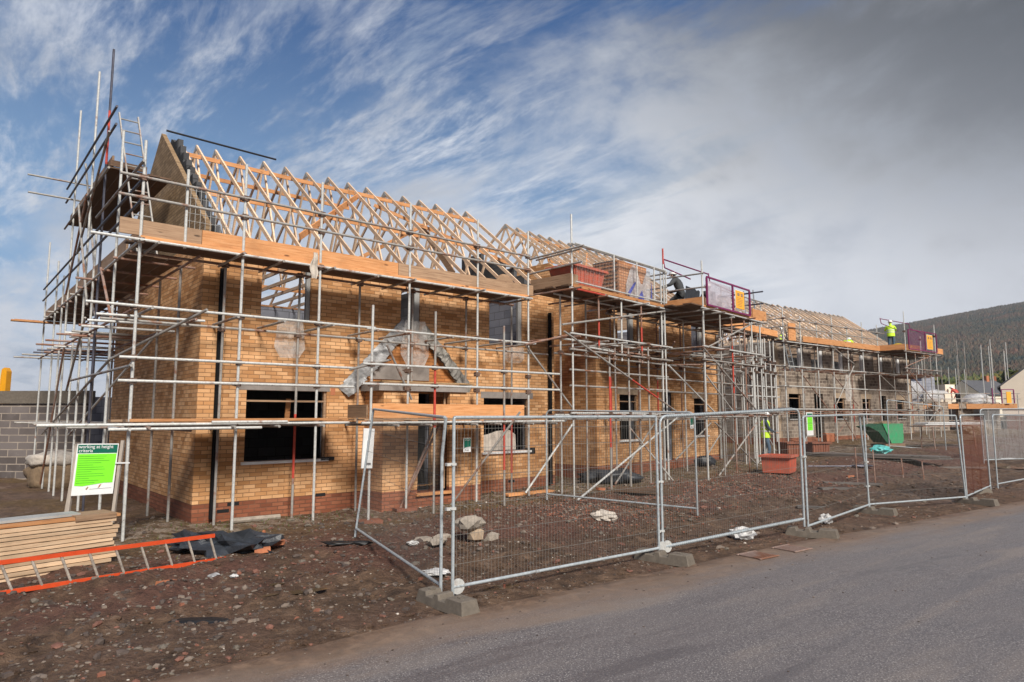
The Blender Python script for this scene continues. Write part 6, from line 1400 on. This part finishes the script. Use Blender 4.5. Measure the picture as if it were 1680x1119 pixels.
def cottage(x, y, w_, d_, h, rh, rz, wall, roof, lab, cat='house', wins=True, chim=True, zb=None):
    o = thing('cottage', lab, cat, (x, y, zb if zb is not None else gh(x, y)), R(rz), None)
    m_ = MB(); m_.box(0, 0, -1, w_, d_, h); m_.prism([(0, h), (d_ / 2, h + rh), (d_, h)], 'x', .01, w_ - .01); mk('wall', m_, wall, o)
    m_ = MB(); e = .25
    sl = rh / (d_ / 2)
    m_.prism([(-e, h - e * sl + .02), (d_ / 2, h + rh + .02), (d_ / 2, h + rh + .14), (-e, h - e * sl + .14)], 'x', -.08, w_ + .08); m_.prism([(d_ + e, h - e * sl + .02), (d_ / 2 + .001, h + rh + .02), (d_ / 2 + .001, h + rh + .14), (d_ + e, h - e * sl + .14)], 'x', -.08, w_ + .08); r_ = mk('roof', m_, roof, o)
    if chim: m_ = MB(); m_.box(w_ * .7, d_ / 2 - .3, h + rh - .3, w_ * .7 + .7, d_ / 2 + .3, h + rh + 1.0); mk('chimney', m_, 'terracotta', r_)
    if wins:
        for k in range(max(1, int(w_ / 2.6))):
            for z in ((.9, 3.4) if h > 4 else (.9,)):
                m_ = MB(); m_.box(1 + k * 2.6, -.03, z, 2.1 + k * 2.6, .02, z + 1.1); f = mk('window', m_, 'whitepvc', o); m_ = MB(); m_.box(1.08 + k * 2.6, -.04, z + .08, 2.02 + k * 2.6, -.031, z + 1.02); mk('pane', m_, 'black', f)
    return o
ch = thing('cream_house', 'cream rendered house gable at the right edge beyond the fences', 'house', (33.55, 46.0, .6), R(-37))
m_ = MB(); m_.prism([(0, -.5), (0, 3.2), (5.1, 7.4), (10.2, 3.2), (10.2, -.5)], 'y', 0, 12); mk('wall', m_, 'cream', ch)
m_ = MB(); m_.prism([(-.2, 3.04), (5.1, 7.41), (5.1, 7.53), (-.2, 3.16)], 'y', .05, 12.1); m_.prism([(10.4, 3.04), (5.1, 7.41), (5.1, 7.53), (10.4, 3.16)], 'y', .05, 12.1); mk('roof', m_, 'slate', ch)
m_ = MB(); m_.box(0, -.05, 1.62, 10.2, -.004, 1.72); mk('band_course', m_, 'whitepvc', ch)
m_ = MB(); m_.box(.2, -.6, -.5, 9.9, -.02, 1.3); mk('lean_to', m_, 'tubbrown', ch)
m_ = MB(); m_.blob((0, 0, .2), (1.2, .6, .5), 3, 2, .3); tag(mk('spoil_heap', m_, 'mud', loc=(27.5, 40.0, .6)), 'brown spoil heap behind the far fence panels', 'spoil heap')
for k, (x, y, lab) in enumerate(((84, 120, 'small distant house with a pale gable seen between the far poles'), (96, 128, 'distant slate roofed house right of the pale gable'), (104, 135, 'distant house farthest right behind the bare poles'), (74, 118, 'distant low house behind the plastic wrapped shell'))):
    cottage(x, y, 9, 7, 3.4 + .5 * (k % 2), 2.6, 20 + 30 * (k % 2), 'cream' if k != 1 else 'stoneblock', 'slate', lab, zb=2.0)
# a low group of trees behind
def leafy(mb_, c, r, n, size):
    for i in range(n):
        d = Vector((random.gauss(0, 1), random.gauss(0, 1), random.gauss(0, 1))).normalized(); k = (random.random() ** .4); p = Vector((c[0] + d.x * r[0] * k, c[1] + d.y * r[1] * k, c[2] + d.z * r[2] * k))
        a = Vector((random.gauss(0, 1), random.gauss(0, 1), random.gauss(0, 1))).normalized() * size * random.uniform(.6, 1.3); b_ = a.cross(Vector((random.gauss(0, 1), random.gauss(0, 1), random.gauss(0, 1)))).normalized() * size * .8
        mb_.face([p - a, p + b_, p + a, p - b_])
def tree_mesh(h, r, n=700, size=.5):
    tr_, cr = MB(), MB(); tr_.tube((0, 0, -1), (0, 0, h * .55), h * .028, 7, r2=h * .012)
    for k in range(7):
        a = k * 2.4; z = h * (.35 + .06 * k); q = (math.cos(a) * r * .55, math.sin(a) * r * .55, z + h * .18); tr_.tube((0, 0, z), q, h * .010, 5, r2=h * .004); leafy(cr, q, (r * .5, r * .5, h * .16), n // 9, size)
    leafy(cr, (0, 0, h * .82), (r * .55, r * .55, h * .18), n // 4, size)
    t1, t2 = tr_.mesh('trunk'), cr.mesh('crown'); t1.materials.append(MATS['bark']); t2.materials.append(MATS['nearwood']); return t1, t2
TM = [tree_mesh(9, 4.2), tree_mesh(7.5, 4.0), tree_mesh(8.2, 3.6)]
TL = ['autumn tree standing behind the low far scaffold', 'green tree standing behind the village roofs', 'brown leafed tree left of the bare poles']
k = 0
for i in range(26):
    a = 31.5 + i * .62 + random.uniform(-.15, .15); d = random.uniform(175, 235); x, y = d * math.sin(R(a)), d * math.cos(R(a)); t1, t2 = TM[i % 3]; sc = random.uniform(.95, 1.45)
    side = 'at the left of the belt of trees below the hill' if i < 9 else 'in the middle of the belt of trees below the hill' if i < 18 else 'at the right of the belt of trees below the hill'
    ordn = ('first', 'second', 'third', 'fourth', 'fifth', 'sixth', 'seventh', 'eighth', 'ninth')[i % 9]
    r_ = thing('tree', ordn + ' tree from the left ' + side.replace('at the left of the belt', 'in the left third of the tree belt').replace('in the middle of the belt', 'in the middle third of the tree belt').replace('at the right of the belt', 'in the right third of the tree belt').replace(' of trees', ''), 'tree', (x, y, random.uniform(-1.5, .5)), random.uniform(0, 6), 'belt of trees below the hill'); r_.scale = (sc, sc, sc)
    for nm, me in (('trunk', t1), ('crown', t2)): o = bpy.data.objects.new(nm, me); COL.objects.link(o); o.parent = r_
# hill
hl = MB(); cols_, rows_ = 150, 60; vs = []
def hillz(a, d):   # a azimuth deg, d distance
    cr = 178 + (a - 28.2) * 3.9 if a > 20 else 146 + (a - 20) * 6
    if a > 40: cr = 224 + 20 * math.sin((a - 40) * .12)
    k = smooth01((d - 260) / 1500); f = smooth01((d - 200) / 200)
    return cr * (k * .86 + .14 * f * min(1, d / 1750)) * 1.0 + 4 * mn.noise(Vector((a * .35, d * .004, 0))) * k
for j in range(rows_):
    d = 190 + (1900 - 190) * (j / (rows_ - 1)) ** 1.15
    for i in range(cols_):
        a = 14 + 75 * i / (cols_ - 1); vs.append((d * math.sin(R(a)), d * math.cos(R(a)), hillz(a, d) if j else -2))
hl.idx(vs, [(j * cols_ + i, j * cols_ + i + 1, (j + 1) * cols_ + i + 1, (j + 1) * cols_ + i) for j in range(rows_ - 1) for i in range(cols_ - 1)])
struct('hill', hl, 'hillside', smooth=True)
fw = MB(); oct_ = [Vector(p) for p in ((1, 0, 0), (.3, .95, 0), (-.8, .6, 0), (-.8, -.6, 0), (.3, -.95, 0), (0, 0, 1.25), (0, 0, -.6))]; of = [(0, 1, 5), (1, 2, 5), (2, 3, 5), (3, 4, 5), (4, 0, 5), (1, 0, 6), (2, 1, 6), (3, 2, 6), (4, 3, 6), (0, 4, 6)]
for k in range(52000):
    d = 300 + 1480 * random.random() ** .8; a = random.uniform(24, 41.5) if random.random() < .9 else random.uniform(41.5, 55); x, y = d * math.sin(R(a)), d * math.cos(R(a)); sz = random.uniform(2.0, 3.9) * (1 if d > 700 else .85)
    z = hillz(a, d); tall = random.uniform(.8, 1.35); rot = random.uniform(0, 6.28); c_, s_ = math.cos(rot), math.sin(rot)
    mi = 0 if mn.noise(Vector((x * .004, y * .004, 2))) + random.uniform(-.15, .15) > -.05 else 1
    if d < 520: mi = 2
    fw.idx([(x + (p.x * c_ - p.y * s_) * sz, y + (p.x * s_ + p.y * c_) * sz, z + p.z * sz * tall + sz * .4) for p in oct_], of, mi)
o = mk('forest', fw, ['farwood', 'hillside', 'nearwood']); o['kind'] = 'stuff'; o['label'] = 'mixed conifer and autumn woodland covering the hill'; o['category'] = 'forest'

# ------------------------------------------------------------------ air: distant things fade
hz_m = bpy.data.materials.new('haze'); hz_m.use_nodes = True; t = hz_m.node_tree; t.nodes.clear()
o_ = t.nodes.new('ShaderNodeOutputMaterial'); pv = t.nodes.new('ShaderNodeVolumePrincipled'); pv.inputs['Color'].default_value = (.80, .88, 1.0, 1); pv.inputs['Density'].default_value = .00021; pv.inputs['Anisotropy'].default_value = .2
t.links.new(pv.outputs[0], o_.inputs['Volume']); MATS['haze'] = hz_m
m_ = MB(); m_.box(-3700, -3700, -8, 3700, 3700, 300); hz = mk('haze', m_, 'haze'); hz['kind'] = 'stuff'; hz['label'] = 'thin damp air between the site and the hill'; hz['category'] = 'haze'
